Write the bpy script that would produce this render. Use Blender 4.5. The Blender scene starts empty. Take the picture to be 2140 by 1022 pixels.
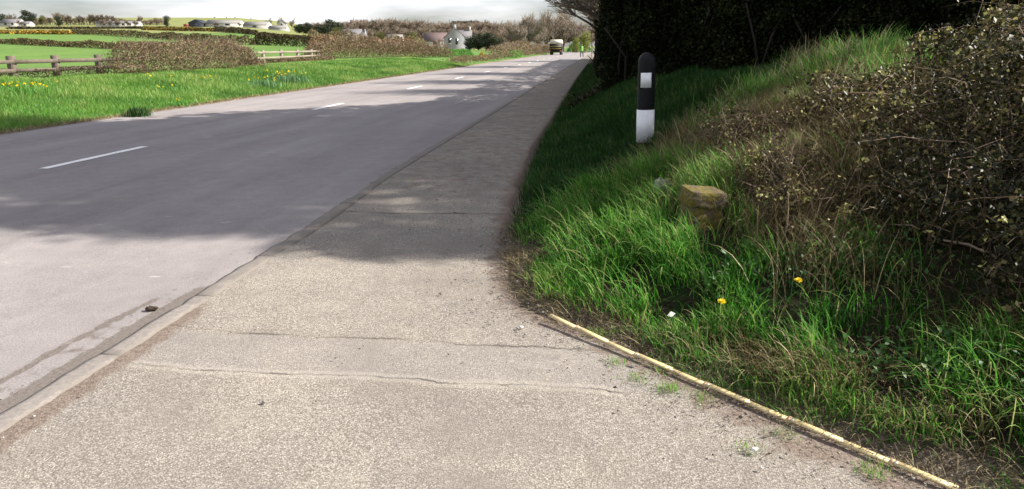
import bpy, math, random
import numpy as np
from mathutils import Vector
rad = math.radians
sc = bpy.context.scene
COL = sc.collection

# ------------------------------------------------------------------ camera, sky, sun, exposure
FPX = 1498.0
TH = math.atan(414 / FPX)
YW = math.atan(190 * math.cos(TH) / FPX)
CAMZ = 1.55
cam = bpy.data.objects.new("camera", bpy.data.cameras.new("camera"))
COL.objects.link(cam)
cam.data.sensor_width = 36.0
cam.data.lens = FPX / 2140 * 36
cam.data.clip_start = 0.05
cam.data.clip_end = 6000
cam.location = (0, 0, CAMZ)
cam.rotation_euler = (math.pi / 2 - TH, 0, YW)
sc.camera = cam

SUN_AZ = rad(9)        # degrees ahead of +X (right of the road)
SUN_EL = rad(38)
S = Vector((math.cos(SUN_EL) * math.cos(SUN_AZ), math.cos(SUN_EL) * math.sin(SUN_AZ), math.sin(SUN_EL)))
w = bpy.data.worlds.new("World")
sc.world = w
w.use_nodes = True
nt = w.node_tree
nt.nodes.clear()
out = nt.nodes.new("ShaderNodeOutputWorld")
bg = nt.nodes.new("ShaderNodeBackground")
sky = nt.nodes.new("ShaderNodeTexSky")
sky.sky_type = 'NISHITA'
sky.sun_disc = False
sky.sun_elevation = SUN_EL
sky.sun_rotation = math.pi / 2 - SUN_AZ
sky.air_density = 1.0
sky.dust_density = 1.2
sky.ozone_density = 1.0
tcw = nt.nodes.new("ShaderNodeTexCoord")
mp = nt.nodes.new("ShaderNodeMapping")
mp.inputs['Scale'].default_value = (1.0, 1.0, 5.0)
nz = nt.nodes.new("ShaderNodeTexNoise")
nz.inputs['Scale'].default_value = 2.2
nz.inputs['Detail'].default_value = 5
rp = nt.nodes.new("ShaderNodeValToRGB")
rp.color_ramp.elements[0].position = 0.40
rp.color_ramp.elements[1].position = 0.62
mx = nt.nodes.new("ShaderNodeMix")
mx.data_type = 'RGBA'
mx.inputs[7].default_value = (14.5, 14.5, 14.9, 1)
nt.links.new(tcw.outputs['Generated'], mp.inputs['Vector'])
nt.links.new(mp.outputs['Vector'], nz.inputs['Vector'])
nt.links.new(nz.outputs['Fac'], rp.inputs['Fac'])
nt.links.new(rp.outputs['Color'], mx.inputs[0])
tint = nt.nodes.new("ShaderNodeMix"); tint.data_type = 'RGBA'; tint.blend_type = 'MULTIPLY'
tint.inputs[0].default_value = 1.0; tint.inputs[7].default_value = (1.12, 1.1, 1.24, 1)
nt.links.new(sky.outputs['Color'], tint.inputs[6]); nt.links.new(tint.outputs[2], mx.inputs[6])
nt.links.new(mx.outputs[2], bg.inputs['Color'])
bg.inputs['Strength'].default_value = 0.045
nt.links.new(bg.outputs['Background'], out.inputs['Surface'])

sun = bpy.data.objects.new("sun", bpy.data.lights.new("sun", 'SUN'))
COL.objects.link(sun)
sun.data.energy = 4.9
sun.data.angle = rad(0.55)
sun.data.color = (1.0, 0.945, 0.86)
sun.rotation_euler = S.to_track_quat('Z', 'Y').to_euler()
sun.location = S * 60

sc.view_settings.view_transform = 'Standard'
sc.view_settings.look = 'None'
sc.view_settings.exposure = 1.18
sc.view_settings.gamma = 1
sc.cycles.max_bounces = 5
sc.cycles.diffuse_bounces = 3
sc.cycles.transmission_bounces = 3
sc.cycles.glossy_bounces = 2

random.seed(7)
rng = np.random.default_rng(7)

# ------------------------------------------------------------------ sight lines of the surveyed photo -> world points
Fv = np.array([-math.sin(YW) * math.cos(TH), math.cos(YW) * math.cos(TH), -math.sin(TH)])
Rv = np.array([math.cos(YW), math.sin(YW), 0.0])
Uv = np.cross(Rv, Fv)
Cv = np.array([0, 0, CAMZ])
Hd = np.array([-math.sin(YW), math.cos(YW), 0.0])

def ray(x, y): return Fv + Rv * (x - 1070) / FPX - Uv * (y - 511) / FPX
def P(x, y, z=0.0):
    r = ray(x, y)
    return Cv + (z - CAMZ) / r[2] * r
def at(x, y, d):
    r = ray(x, y)
    return Cv + d / (r @ Hd) * r

# ------------------------------------------------------------------ helpers
class MB:
    def __init__(s):
        s.v, s.t, s.q, s.a, s.n = [], [], [], [], 0
    def add(s, V, T=None, Q=None, var=0.5):
        V = np.asarray(V, float).reshape(-1, 3)
        s.v.append(V)
        s.a.append(np.broadcast_to(np.asarray(var, float), (len(V),)).copy())
        if T is not None and len(T): s.t.append(np.asarray(T, int).reshape(-1, 3) + s.n)
        if Q is not None and len(Q): s.q.append(np.asarray(Q, int).reshape(-1, 4) + s.n)
        s.n += len(V)
        return s
    def mesh(s, name, smooth=False):
        V = np.concatenate(s.v)
        T = np.concatenate(s.t) if s.t else np.zeros((0, 3), int)
        Q = np.concatenate(s.q) if s.q else np.zeros((0, 4), int)
        me = bpy.data.meshes.new(name)
        me.vertices.add(len(V))
        me.vertices.foreach_set("co", V.astype(np.float32).ravel())
        me.loops.add(T.size + Q.size)
        me.loops.foreach_set("vertex_index", np.concatenate([T.ravel(), Q.ravel()]).astype(np.int32))
        me.polygons.add(len(T) + len(Q))
        st = np.concatenate([np.arange(len(T)) * 3, T.size + np.arange(len(Q)) * 4]).astype(np.int32)
        me.polygons.foreach_set("loop_start", st)
        if smooth: me.polygons.foreach_set("use_smooth", np.ones(len(st), bool))
        at_ = me.attributes.new("var", 'FLOAT', 'POINT')
        at_.data.foreach_set("value", np.concatenate(s.a).astype(np.float32))
        me.update(calc_edges=True)
        me.validate()
        return me
    def build(s, name, mat, parent=None, smooth=False, loc=None):
        me = s.mesh(name, smooth)
        me.materials.append(mat)
        o = bpy.data.objects.new(name, me)
        COL.objects.link(o)
        if parent: o.parent = parent
        if loc is not None: o.location = loc
        return o

def tag(o, label=None, cat=None, group=None, kind=None):
    if label: o['label'] = label
    if cat: o['category'] = cat
    if group: o['group'] = group
    if kind: o['kind'] = kind
    return o
def empty(name, loc=(0, 0, 0), rz=0.0, **k):
    o = bpy.data.objects.new(name, None)
    o.empty_display_size = 0.2
    COL.objects.link(o)
    o.location = loc
    o.rotation_euler = (0, 0, rz)
    return tag(o, **k)
def copy_tree(o, parent=None):
    c = o.copy()
    COL.objects.link(c)
    if parent: c.parent = parent
    for ch in list(o.children):
        copy_tree(ch, c)
    return c

BOXQ = [[0, 3, 2, 1], [4, 5, 6, 7], [0, 1, 5, 4], [1, 2, 6, 5], [2, 3, 7, 6], [3, 0, 4, 7]]
def box(mb, c, s, rz=0.0, var=0.5, taper=1.0, jit=0.0):
    x, y, z = s[0] / 2, s[1] / 2, s[2] / 2
    V = np.array([[-x, -y, -z], [x, -y, -z], [x, y, -z], [-x, y, -z],
                  [-x * taper, -y * taper, z], [x * taper, -y * taper, z], [x * taper, y * taper, z], [-x * taper, y * taper, z]])
    if jit: V = V + rng.uniform(-jit, jit, V.shape)
    ca, sa = math.cos(rz), math.sin(rz)
    V = V @ np.array([[ca, sa, 0], [-sa, ca, 0], [0, 0, 1]]) + np.asarray(c)
    mb.add(V, Q=BOXQ, var=var)
def tube(mb, pts, r0, r1, n=5, var=0.5, cap=True):
    pts = np.asarray(pts, float)
    m = len(pts)
    rr = np.linspace(r0, r1, m)
    t = np.gradient(pts, axis=0)
    t /= np.linalg.norm(t, axis=1, keepdims=True) + 1e-9
    ref = np.array([0.31, 0.17, 0.93]) if abs(t[0][2]) < 0.8 else np.array([1.0, 0.2, 0])
    a = np.cross(t, ref); a /= np.linalg.norm(a, axis=1, keepdims=True) + 1e-9
    b = np.cross(t, a)
    ang = np.arange(n) * 2 * math.pi / n
    V = (pts[:, None] + rr[:, None, None] * (np.cos(ang)[None, :, None] * a[:, None] + np.sin(ang)[None, :, None] * b[:, None])).reshape(-1, 3)
    Q = [[i * n + j, i * n + (j + 1) % n, (i + 1) * n + (j + 1) % n, (i + 1) * n + j] for i in range(m - 1) for j in range(n)]
    T = []
    if cap:
        T = [[0, j + 1, j] for j in range(1, n - 1)] + [[(m - 1) * n, (m - 1) * n + j, (m - 1) * n + j + 1] for j in range(1, n - 1)]
    mb.add(V, T=T, Q=Q, var=var)
def lathe(mb, prof, n=32, var=0.5, c=(0, 0, 0)):
    ang = np.arange(n) * 2 * math.pi / n
    V = np.array([[r * math.cos(a) + c[0], r * math.sin(a) + c[1], z + c[2]] for r, z in prof for a in ang])
    Q = [[i * n + j, i * n + (j + 1) % n, (i + 1) * n + (j + 1) % n, (i + 1) * n + j] for i in range(len(prof) - 1) for j in range(n)]
    mb.add(V, Q=Q, var=var)
def grid(xs, ys):
    X, Y = np.meshgrid(xs, ys)
    nx, ny = len(xs), len(ys)
    i = np.arange(ny - 1)[:, None] * nx + np.arange(nx - 1)[None]
    Q = np.stack([i, i + 1, i + 1 + nx, i + nx], -1).reshape(-1, 4)
    return X.ravel(), Y.ravel(), Q

def blades(mb, root, h, wd, az, lean, droop, var, K=3):
    """grass blades: N ribbons of K segments; az = facing of lean, lean = tilt at base, droop = extra tilt at tip"""
    N = len(root)
    root = np.asarray(root)
    d = np.stack([np.cos(az), np.sin(az), np.zeros(N)], -1)
    tw = az + math.pi / 2 + rng.uniform(-0.9, 0.9, N)
    sdir = np.stack([np.cos(tw), np.sin(tw), np.zeros(N)], -1)
    pts = [root]
    for k in range(K):
        a = lean + droop * ((k + 0.5) / K) ** 1.5
        step = (h / K)[:, None] * (np.sin(a)[:, None] * d + np.cos(a)[:, None] * np.array([0, 0, 1.0]))
        pts.append(pts[-1] + step)
    V = np.zeros((N, 2 * K + 1, 3))
    for k in range(K):
        ww = (wd * (1 - 0.75 * (k / K) ** 1.6) / 2)[:, None] * sdir
        V[:, 2 * k] = pts[k] - ww
        V[:, 2 * k + 1] = pts[k] + ww
    V[:, 2 * K] = pts[K]
    b = (np.arange(N) * (2 * K + 1))[:, None]
    T = []
    for k in range(K - 1):
        T.append(np.concatenate([b + 2 * k, b + 2 * k + 1, b + 2 * k + 3], 1))
        T.append(np.concatenate([b + 2 * k, b + 2 * k + 3, b + 2 * k + 2], 1))
    T.append(np.concatenate([b + 2 * K - 2, b + 2 * K - 1, b + 2 * K], 1))
    mb.add(V.reshape(-1, 3), T=np.concatenate(T), var=np.repeat(var, 2 * K + 1))

def rand_dirs(n):
    v = rng.normal(size=(n, 3))
    return v / np.linalg.norm(v, axis=1, keepdims=True)
def leaves(mb, pos, size, var, asp=0.55, up=0.0, fold=0.25):
    """kite-shaped folded leaves at pos, random facing (biased upward by up)"""
    N = len(pos)
    size = np.broadcast_to(np.asarray(size, float), (N,))[:, None]
    nrm = rand_dirs(N) + np.array([0, 0, up])
    nrm /= np.linalg.norm(nrm, axis=1, keepdims=True)
    t = np.cross(nrm, rand_dirs(N)); t /= np.linalg.norm(t, axis=1, keepdims=True) + 1e-9
    s = np.cross(nrm, t)
    V = np.stack([pos - t * size * .5, pos + s * size * asp * .5 + nrm * size * fold * .3 - t * size * .05,
                  pos + t * size * .5, pos - s * size * asp * .5 + nrm * size * fold * .3 - t * size * .05], 1)
    b = (np.arange(N) * 4)[:, None]
    T = np.concatenate([np.concatenate([b, b + 1, b + 2], 1), np.concatenate([b, b + 2, b + 3], 1)])
    mb.add(V.reshape(-1, 3), T=T, var=np.repeat(var, 4))
def slivers(mb, p0, p1, wd, var):
    """thin three-sided twigs from p0 to p1"""
    N = len(p0)
    t = p1 - p0
    t /= np.linalg.norm(t, axis=1, keepdims=True) + 1e-9
    a = np.cross(t, rand_dirs(N)); a /= np.linalg.norm(a, axis=1, keepdims=True) + 1e-9
    b2 = np.cross(t, a)
    wd = np.broadcast_to(np.asarray(wd, float), (N,))[:, None]
    V = np.stack([p0 + a * wd, p0 - a * wd * .5 + b2 * wd * .87, p0 - a * wd * .5 - b2 * wd * .87, p1], 1)
    b = (np.arange(N) * 4)[:, None]
    T = np.concatenate([np.concatenate([b + i, b + j, b + 3], 1) for i, j in ((0, 1), (1, 2), (2, 0))])
    mb.add(V.reshape(-1, 3), T=T, var=np.repeat(var, 4))

def vnoise(x, y, s=1.0, seed=0):
    """smooth value noise in 0..1"""
    x = np.asarray(x, float) / s + seed * 17.3; y = np.asarray(y, float) / s + seed * 9.1
    xi, yi = np.floor(x), np.floor(y)
    xf, yf = x - xi, y - yi
    xf = xf * xf * (3 - 2 * xf); yf = yf * yf * (3 - 2 * yf)
    def hsh(a, b):
        h = np.sin(a * 127.1 + b * 311.7 + seed * 74.7) * 43758.5453
        return h - np.floor(h)
    return (hsh(xi, yi) * (1 - xf) + hsh(xi + 1, yi) * xf) * (1 - yf) + (hsh(xi, yi + 1) * (1 - xf) + hsh(xi + 1, yi + 1) * xf) * yf
def smooth(a, b, x):
    t = np.clip((np.asarray(x, float) - a) / (b - a), 0, 1)
    return t * t * (3 - 2 * t)

# ------------------------------------------------------------------ materials
class NB:
    def __init__(s, name):
        s.m = bpy.data.materials.new(name); s.m.use_nodes = True
        s.t = s.m.node_tree; s.t.nodes.clear()
        s.o = s.t.nodes.new("ShaderNodeOutputMaterial")
        s.tc = None
    def nd(s, typ, ins=None, **kw):
        n = s.t.nodes.new(typ)
        for k, v in kw.items(): setattr(n, k, v)
        for k, v in (ins or {}).items():
            if hasattr(v, 'is_output') or isinstance(v, bpy.types.NodeSocket): s.t.links.new(v, n.inputs[k])
            else: n.inputs[k].default_value = v
        return n
    def coord(s):
        if not s.tc: s.tc = s.nd("ShaderNodeTexCoord")
        return s.tc.outputs['Object']
    def noise(s, scale, detail=3, rough=.55, vec=None, off=None):
        v = vec or s.coord()
        if off: v = s.nd("ShaderNodeMapping", {'Vector': v, 'Location': off}).outputs[0]
        return s.nd("ShaderNodeTexNoise", {'Vector': v, 'Scale': scale, 'Detail': detail, 'Roughness': rough}).outputs['Fac']
    def voro(s, scale, vec=None, feature='F1', out='Distance'):
        return s.nd("ShaderNodeTexVoronoi", {'Vector': vec or s.coord(), 'Scale': scale}, feature=feature).outputs[out]
    def ramp(s, fac, stops, interp='LINEAR'):
        n = s.nd("ShaderNodeValToRGB", {'Fac': fac})
        cr = n.color_ramp; cr.interpolation = interp
        while len(cr.elements) < len(stops): cr.elements.new(0.5)
        for e, (p, c) in zip(cr.elements, stops):
            e.position = p
            e.color = (*c, 1) if not isinstance(c, (int, float)) else (c, c, c, 1)
        return n.outputs['Color']
    def math(s, op, a, b=0.0, clamp=False):
        n = s.nd("ShaderNodeMath", {0: a, 1: b}, operation=op, use_clamp=clamp)
        return n.outputs[0]
    def mix(s, fac, a, b, blend='MIX'):
        def c(v): return (*v, 1) if isinstance(v, tuple) and len(v) == 3 else v
        n = s.nd("ShaderNodeMix", {0: fac, 6: c(a), 7: c(b)}, data_type='RGBA', blend_type=blend)
        return n.outputs[2]
    def attr(s, name="var"):
        return s.nd("ShaderNodeAttribute", attribute_name=name).outputs['Fac']
    def bump(s, h, strength=.3, dist=.01):
        return s.nd("ShaderNodeBump", {'Height': h, 'Strength': strength, 'Distance': dist}).outputs[0]
    def princ(s, color, rough=.8, normal=None, spec=.3, metal=0.0):
        ins = {'Base Color': (*color, 1) if isinstance(color, tuple) and len(color) == 3 else color, 'Roughness': rough,
               'Specular IOR Level': spec, 'Metallic': metal}
        if normal is not None: ins['Normal'] = normal
        p = s.nd("ShaderNodeBsdfPrincipled", ins)
        s.t.links.new(p.outputs[0], s.o.inputs[0])
        return s.m

def foliage(name, stops, trans=.35, rough=.6, spec=.25):
    b = NB(name)
    col = b.ramp(b.attr(), stops)
    p = b.nd("ShaderNodeBsdfPrincipled", {'Base Color': col, 'Roughness': rough, 'Specular IOR Level': spec})
    t = b.nd("ShaderNodeBsdfTranslucent", {'Color': col})
    mxs = b.nd("ShaderNodeMixShader", {0: trans, 1: p.outputs[0], 2: t.outputs[0]})
    b.t.links.new(mxs.outputs[0], b.o.inputs[0])
    return b.m
def plain(name, color, rough=.7, vary=.25, scale=6.0, bump=0.0, spec=.3, detail=5):
    b = NB(name)
    n = b.noise(scale, detail)
    c = b.mix(1.0, color, b.ramp(n, [(.25, 1 - vary), (.75, 1 + vary)]), 'MULTIPLY')
    return b.princ(c, rough, b.bump(n, bump, .02) if bump else None, spec)

M = {}
M['grass'] = foliage('lush_grass', [(0, (.008, .028, .004)), (.4, (.034, .14, .014)), (.75, (.10, .30, .034)), (.93, (.21, .37, .07)), (1, (.40, .35, .17))], .38, .55, .15)
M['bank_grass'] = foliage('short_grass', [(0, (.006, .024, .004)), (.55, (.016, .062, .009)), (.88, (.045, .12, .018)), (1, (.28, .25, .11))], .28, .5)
M['verge_grass'] = foliage('verge_grass', [(0, (.05, .11, .018)), (.4, (.105, .225, .035)), (.8, (.19, .33, .06)), (1, (.36, .36, .15))], .4, .5)
M['dry'] = foliage('dry_grass', [(0, (.03, .022, .010)), (.45, (.13, .1, .045)), (.8, (.3, .24, .12)), (1, (.52, .44, .25))], .15, .6)
M['debris'] = foliage('dead_stems', [(0, (.03, .021, .013)), (.6, (.13, .1, .065)), (1, (.36, .3, .21))], .05, .8)
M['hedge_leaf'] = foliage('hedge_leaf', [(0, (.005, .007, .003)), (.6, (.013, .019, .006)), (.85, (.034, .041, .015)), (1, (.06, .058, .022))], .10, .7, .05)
M['bramble_leaf'] = foliage('bramble_leaf', [(0, (.008, .010, .003)), (.4, (.03, .03, .010)), (.65, (.10, .095, .028)), (.85, (.15, .105, .05)), (1, (.42, .40, .14))], .2, .5)
M['low_leaf'] = foliage('broad_leaf', [(0, (.018, .05, .01)), (.7, (.04, .11, .02)), (.95, (.06, .12, .03)), (1, (.3, .33, .2))], .25, .45)
M['twig'] = foliage('twig_bark', [(0, (.035, .022, .014)), (.6, (.13, .085, .055)), (1, (.36, .27, .2))], 0, .8)
M['dark_bark'] = plain('dark_bark', (.022, .017, .013), .9, .4, 5, .4)
M['bark'] = plain('bark', (.085, .065, .05), .9, .4, 3, .5)
M['far_twig'] = foliage('far_twig', [(0, (.10, .075, .055)), (.6, (.2, .155, .115)), (1, (.32, .26, .2))], 0, .9)
M['pale_twig'] = foliage('pale_twig', [(0, (.16, .12, .09)), (.6, (.27, .22, .17)), (1, (.4, .34, .28))], 0, .9)
M['far_dark'] = foliage('far_evergreen', [(0, (.018, .028, .014)), (.6, (.04, .052, .026)), (1, (.08, .085, .04))], .1, .7)
M['far_olive'] = foliage('far_olive', [(0, (.06, .065, .02)), (.6, (.13, .135, .04)), (1, (.2, .2, .06))], .25, .7)
M['willow'] = foliage('willow_leaf', [(0, (.12, .15, .03)), (.6, (.24, .28, .05)), (1, (.36, .38, .1))], .35, .7)
M['hedgerow'] = foliage('hedgerow_twig', [(0, (.07, .045, .026)), (.45, (.17, .115, .07)), (.75, (.26, .19, .11)), (.9, (.14, .16, .045)), (1, (.19, .22, .055))], .15, .8)
M['redbrown'] = foliage('bracken', [(0, (.1, .055, .03)), (.6, (.24, .14, .075)), (1, (.32, .22, .12))], .15, .8)
M['field_hedge'] = foliage('field_hedge', [(0, (.04, .032, .016)), (.6, (.095, .08, .035)), (.85, (.15, .12, .05)), (1, (.26, .19, .05))], .15, .8)
M['gorse'] = foliage('gorse', [(0, (.05, .06, .015)), (.4, (.14, .1, .03)), (.65, (.5, .3, .03)), (1, (.75, .48, .03))], .2, .7)
M['yellow'] = foliage('yellow_petal', [(0, (.6, .4, .005)), (1, (.85, .68, .01))], .3, .5)
M['greybush'] = foliage('bush_green', [(0, (.04, .12, .02)), (.6, (.09, .26, .04)), (1, (.16, .36, .06))], .3, .6)
M['daff_leaf'] = foliage('daffodil_leaf', [(0, (.05, .13, .04)), (.6, (.1, .22, .08)), (1, (.25, .36, .2))], .3, .5)
M['wood'] = plain('weathered_wood', (.125, .10, .078), .85, .35, 14, .4)
M['wood_pale'] = plain('bleached_wood', (.25, .215, .165), .85, .25, 14, .4)
M['rule'] = None
M['render_white'] = plain('white_render', (.47, .455, .43), .8, .08, 2)
M['render_grey'] = plain('grey_render', (.30, .30, .32), .85, .1, 2)
M['slate'] = plain('slate_roof', (.15, .14, .15), .8, .2, 4)
M['brownroof'] = plain('brown_tile_roof', (.12, .085, .08), .8, .2, 4)
M['palegrey'] = plain('sheet_roof', (.2, .19, .18), .8, .15, 3)
M['barn'] = plain('dark_barn', (.035, .04, .055), .7, .2, 3)
M['glass'] = plain('window_glass', (.03, .035, .04), .15, .2, 3, 0, .5)
M['rust'] = plain('rusty_red', (.3, .09, .06), .8, .2, 3)
M['soil'] = plain('soil', (.05, .036, .024), .95, .5, 5, .8)
M['stone_dark'] = plain('mossy_stone', (.06, .062, .045), .95, .5, 14, .6)
M['stone'] = plain('grey_stone', (.24, .225, .2), .9, .4, 18, .6)

def mk_road():
    b = NB('road_asphalt')
    c = b.coord()
    ag = b.noise(110, 3, .75)
    ag2 = b.voro(70)
    base = b.ramp(ag, [(.3, (.165, .146, .146)), (.7, (.312, .284, .272))])
    base = b.mix(b.ramp(ag2, [(.05, 0.5), (.3, 0)]), base, (.37, .35, .345))
    big = b.noise(.35, 4)
    st = b.noise(1.0, 4, .6, b.nd("ShaderNodeMapping", {'Vector': c, 'Scale': (1.4, .12, 1)}).outputs[0])
    base = b.mix(1.0, base, b.ramp(big, [(.3, .88), (.7, 1.1)]), 'MULTIPLY')
    base = b.mix(1.0, base, b.ramp(st, [(.3, .84), (.7, 1.12)]), 'MULTIPLY')
    mot = b.noise(4.5, 6, .7, off=(2, 9, 4))
    base = b.mix(1.0, base, b.ramp(mot, [(.3, .9), (.7, 1.1)]), 'MULTIPLY')
    # worn pale blotches where the surface dressing has come off, near the drive mouth
    ws = b.nd("ShaderNodeMapping", {'Vector': c, 'Scale': (1.0, 1.6, 1)}).outputs[0]
    spots = b.ramp(b.noise(3.2, 3, .5, ws), [(.66, 0), (.71, .55)])
    sep = b.nd("ShaderNodeSeparateXYZ", {'Vector': c})
    near = b.math('MULTIPLY', b.math('LESS_THAN', sep.outputs['Y'], 6.2), b.math('GREATER_THAN', sep.outputs['Y'], 4.2))
    base = b.mix(b.math('MULTIPLY', spots, near), base, (.42, .40, .385))
    # dirt from the mesh attribute
    d = b.math('ADD', b.attr(), b.math('MULTIPLY', b.math('SUBTRACT', b.noise(9, 4), .5), 1.1))
    base = b.mix(b.ramp(d, [(.45, 0), (.62, .9)]), base, b.ramp(b.noise(60, 3), [(.3, (.085, .07, .06)), (.7, (.17, .145, .125))]))
    return b.princ(base, .85, b.bump(ag, .5, .006), .25)
M['road'] = mk_road()

def mk_path():
    b = NB('path_asphalt')
    c = b.coord()
    ag = b.voro(130)
    agc = b.voro(130, out='Color')
    sepc = b.nd("ShaderNodeSeparateColor", {'Color': agc}).outputs[0]
    fine = b.noise(220, 2, .6)
    stones = b.ramp(sepc, [(0, (.185, .163, .140)), (.35, (.262, .236, .205)), (.7, (.305, .278, .243)), (1, (.41, .38, .335))])
    base = b.mix(b.ramp(ag, [(.42, 0), (.72, .75)]), stones, (.115, .100, .086))
    base = b.mix(1.0, base, b.ramp(fine, [(.3, .78), (.7, 1.2)]), 'MULTIPLY')
    big = b.noise(.8, 4)
    base = b.mix(1.0, base, b.ramp(big, [(.3, (.86, .85, .86)), (.7, (1.1, 1.08, 1.04))]), 'MULTIPLY')
    y_ = b.nd("ShaderNodeSeparateXYZ", {'Vector': c}).outputs['Y']
    pat = b.noise(2.3, 5, .6, off=(3, 8, 0))
    base = b.mix(b.ramp(pat, [(.55, 0), (.75, .3)]), base, (.40, .355, .285))
    st2 = b.noise(1.5, 6, .68, off=(11, 2, 5))
    base = b.mix(b.ramp(st2, [(.48, 0), (.66, .6)]), base, (.17, .147, .127))
    trench = b.math('MULTIPLY', b.math('GREATER_THAN', b.math('ADD', y_, b.math('MULTIPLY', b.math('SUBTRACT', big, .5), .15)), 3.06), b.math('LESS_THAN', y_, 3.5))
    base = b.mix(b.math('MULTIPLY', trench, .28), base, (.225, .208, .20))
    st3 = b.noise(5.5, 5, .7, off=(1, 7, 5))
    base = b.mix(b.ramp(st3, [(.58, 0), (.70, .4)]), base, (.13, .11, .095))
    # two hairline cracks where a trench was patched, crossing the drive
    sep = b.nd("ShaderNodeSeparateXYZ", {'Vector': c})
    x, y = sep.outputs['X'], sep.outputs['Y']
    wob = b.math('MULTIPLY', b.math('SUBTRACT', b.noise(2.2, 5, .65, b.nd("ShaderNodeCombineXYZ", {0: x, 1: 3.7, 2: 0.0}).outputs[0]), .5), .16)
    msk = b.noise(3.0, 4, .6, off=(5, 1, 2))
    def crack(y0, slope, width, lo, hi):
        yy = b.math('ADD', b.math('MULTIPLY', x, slope), y0)
        dist = b.math('ABSOLUTE', b.math('SUBTRACT', b.math('ADD', y, wob), yy))
        k = b.ramp(b.math('DIVIDE', dist, width), [(.2, 1), (1, 0)])
        return b.math('MULTIPLY', k, b.ramp(msk, [(lo, .15), (hi, .9)])), dist
    c1, d1 = crack(3.50, -.02, .016, .42, .58)
    c2, d2 = crack(3.06, -.0, .012, .45, .6)
    c3, d3 = crack(6.55, .03, .04, .4, .6)
    lim = b.math('LESS_THAN', x, .15)
    pale = b.ramp(b.math('DIVIDE', b.math('ABSOLUTE', b.math('SUBTRACT', d2, .022)), .03), [(.3, .22), (1, 0)])
    base = b.mix(b.math('MULTIPLY', pale, lim), base, (.44, .40, .34))
    allc = b.math('MULTIPLY', b.math('MAXIMUM', b.math('MAXIMUM', c1, c2), c3), lim)
    base = b.mix(allc, base, (.075, .065, .055))
    # footway beyond the crossover is darker, dirtier
    d = b.math('ADD', b.attr(), b.math('MULTIPLY', b.math('SUBTRACT', b.noise(7, 5, .65), .5), 1.2))
    dirt = b.ramp(b.noise(75, 4, .7), [(.3, (.065, .047, .036)), (.5, (.155, .118, .095)), (.7, (.26, .21, .175))])
    base = b.mix(b.ramp(d, [(.42, 0), (.66, .92)]), base, dirt)
    h = b.math('SUBTRACT', b.math('ADD', b.math('MULTIPLY', ag, -1.0), b.math('MULTIPLY', fine, .5)), b.math('MULTIPLY', allc, 2.0))
    return b.princ(base, .9, b.bump(h, .45, .006), .2)
M['path'] = mk_path()

def mk_kerb():
    b = NB('kerb_concrete')
    n = b.noise(40, 4, .7)
    base = b.ramp(n, [(.3, (.165, .146, .133)), (.7, (.255, .229, .207))])
    d = b.math('ADD', b.attr(), b.math('MULTIPLY', b.math('SUBTRACT', b.noise(8, 4), .5), 1.2))
    base = b.mix(b.ramp(d, [(.5, 0), (.7, .85)]), base, (.17, .15, .13))
    return b.princ(base, .9, b.bump(n, .4, .006), .2)
M['kerb'] = mk_kerb()

def mk_field():
    b = NB('field_grass')
    a = b.attr()
    n = b.noise(.12, 5, .6)
    n2 = b.noise(1.6, 4, .7)
    g = b.ramp(n, [(.3, (.085, .155, .035)), (.7, (.12, .2, .045))])
    g = b.mix(1.0, g, b.ramp(n2, [(.3, .8), (.7, 1.2)]), 'MULTIPLY')
    o = b.ramp(n, [(.3, (.15, .16, .06)), (.7, (.22, .24, .085))])
    return b.princ(b.mix(b.ramp(a, [(.4, 0), (.6, 1)]), g, o), .95, b.bump(n2, .4, .1), .1)
M['field'] = mk_field()
def mk_earth():
    b = NB('bank_earth')
    n = b.noise(7, 5, .65)
    n2 = b.noise(60, 3, .7)
    e = b.ramp(n2, [(.3, (.012, .009, .006)), (.6, (.035, .025, .017)), (.75, (.08, .062, .044))])
    g = b.ramp(n2, [(.3, (.007, .014, .004)), (.7, (.02, .036, .010))])
    lt = b.ramp(n2, [(.3, (.08, .062, .046)), (.6, (.17, .14, .11)), (.75, (.3, .26, .21))])
    return b.princ(b.mix(b.attr(), b.mix(b.ramp(n, [(.4, 0), (.6, 1)]), e, g), lt), 1.0, b.bump(n2, .8, .02), .1)
M['earth'] = mk_earth()
def mk_vergebase():
    b = NB('verge_earth')
    n2 = b.noise(12, 4, .7)
    g = b.ramp(n2, [(.3, (.04, .12, .018)), (.7, (.085, .22, .03))])
    s = b.ramp(n2, [(.3, (.15, .11, .075)), (.7, (.3, .23, .17))])
    d = b.math('ADD', b.attr(), b.math('MULTIPLY', b.math('SUBTRACT', b.noise(3, 4), .5), .7))
    return b.princ(b.mix(b.ramp(d, [(.4, 0), (.6, 1)]), g, s), 1.0, b.bump(n2, .6, .04), .1)
M['verge_earth'] = mk_vergebase()
def mk_mark():
    b = NB('road_paint')
    n = b.noise(30, 5, .7)
    return b.princ(b.ramp(n, [(.32, (.3, .29, .29)), (.45, (.82, .80, .77))]), .7, None, .3)
M['mark'] = mk_mark()

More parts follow.
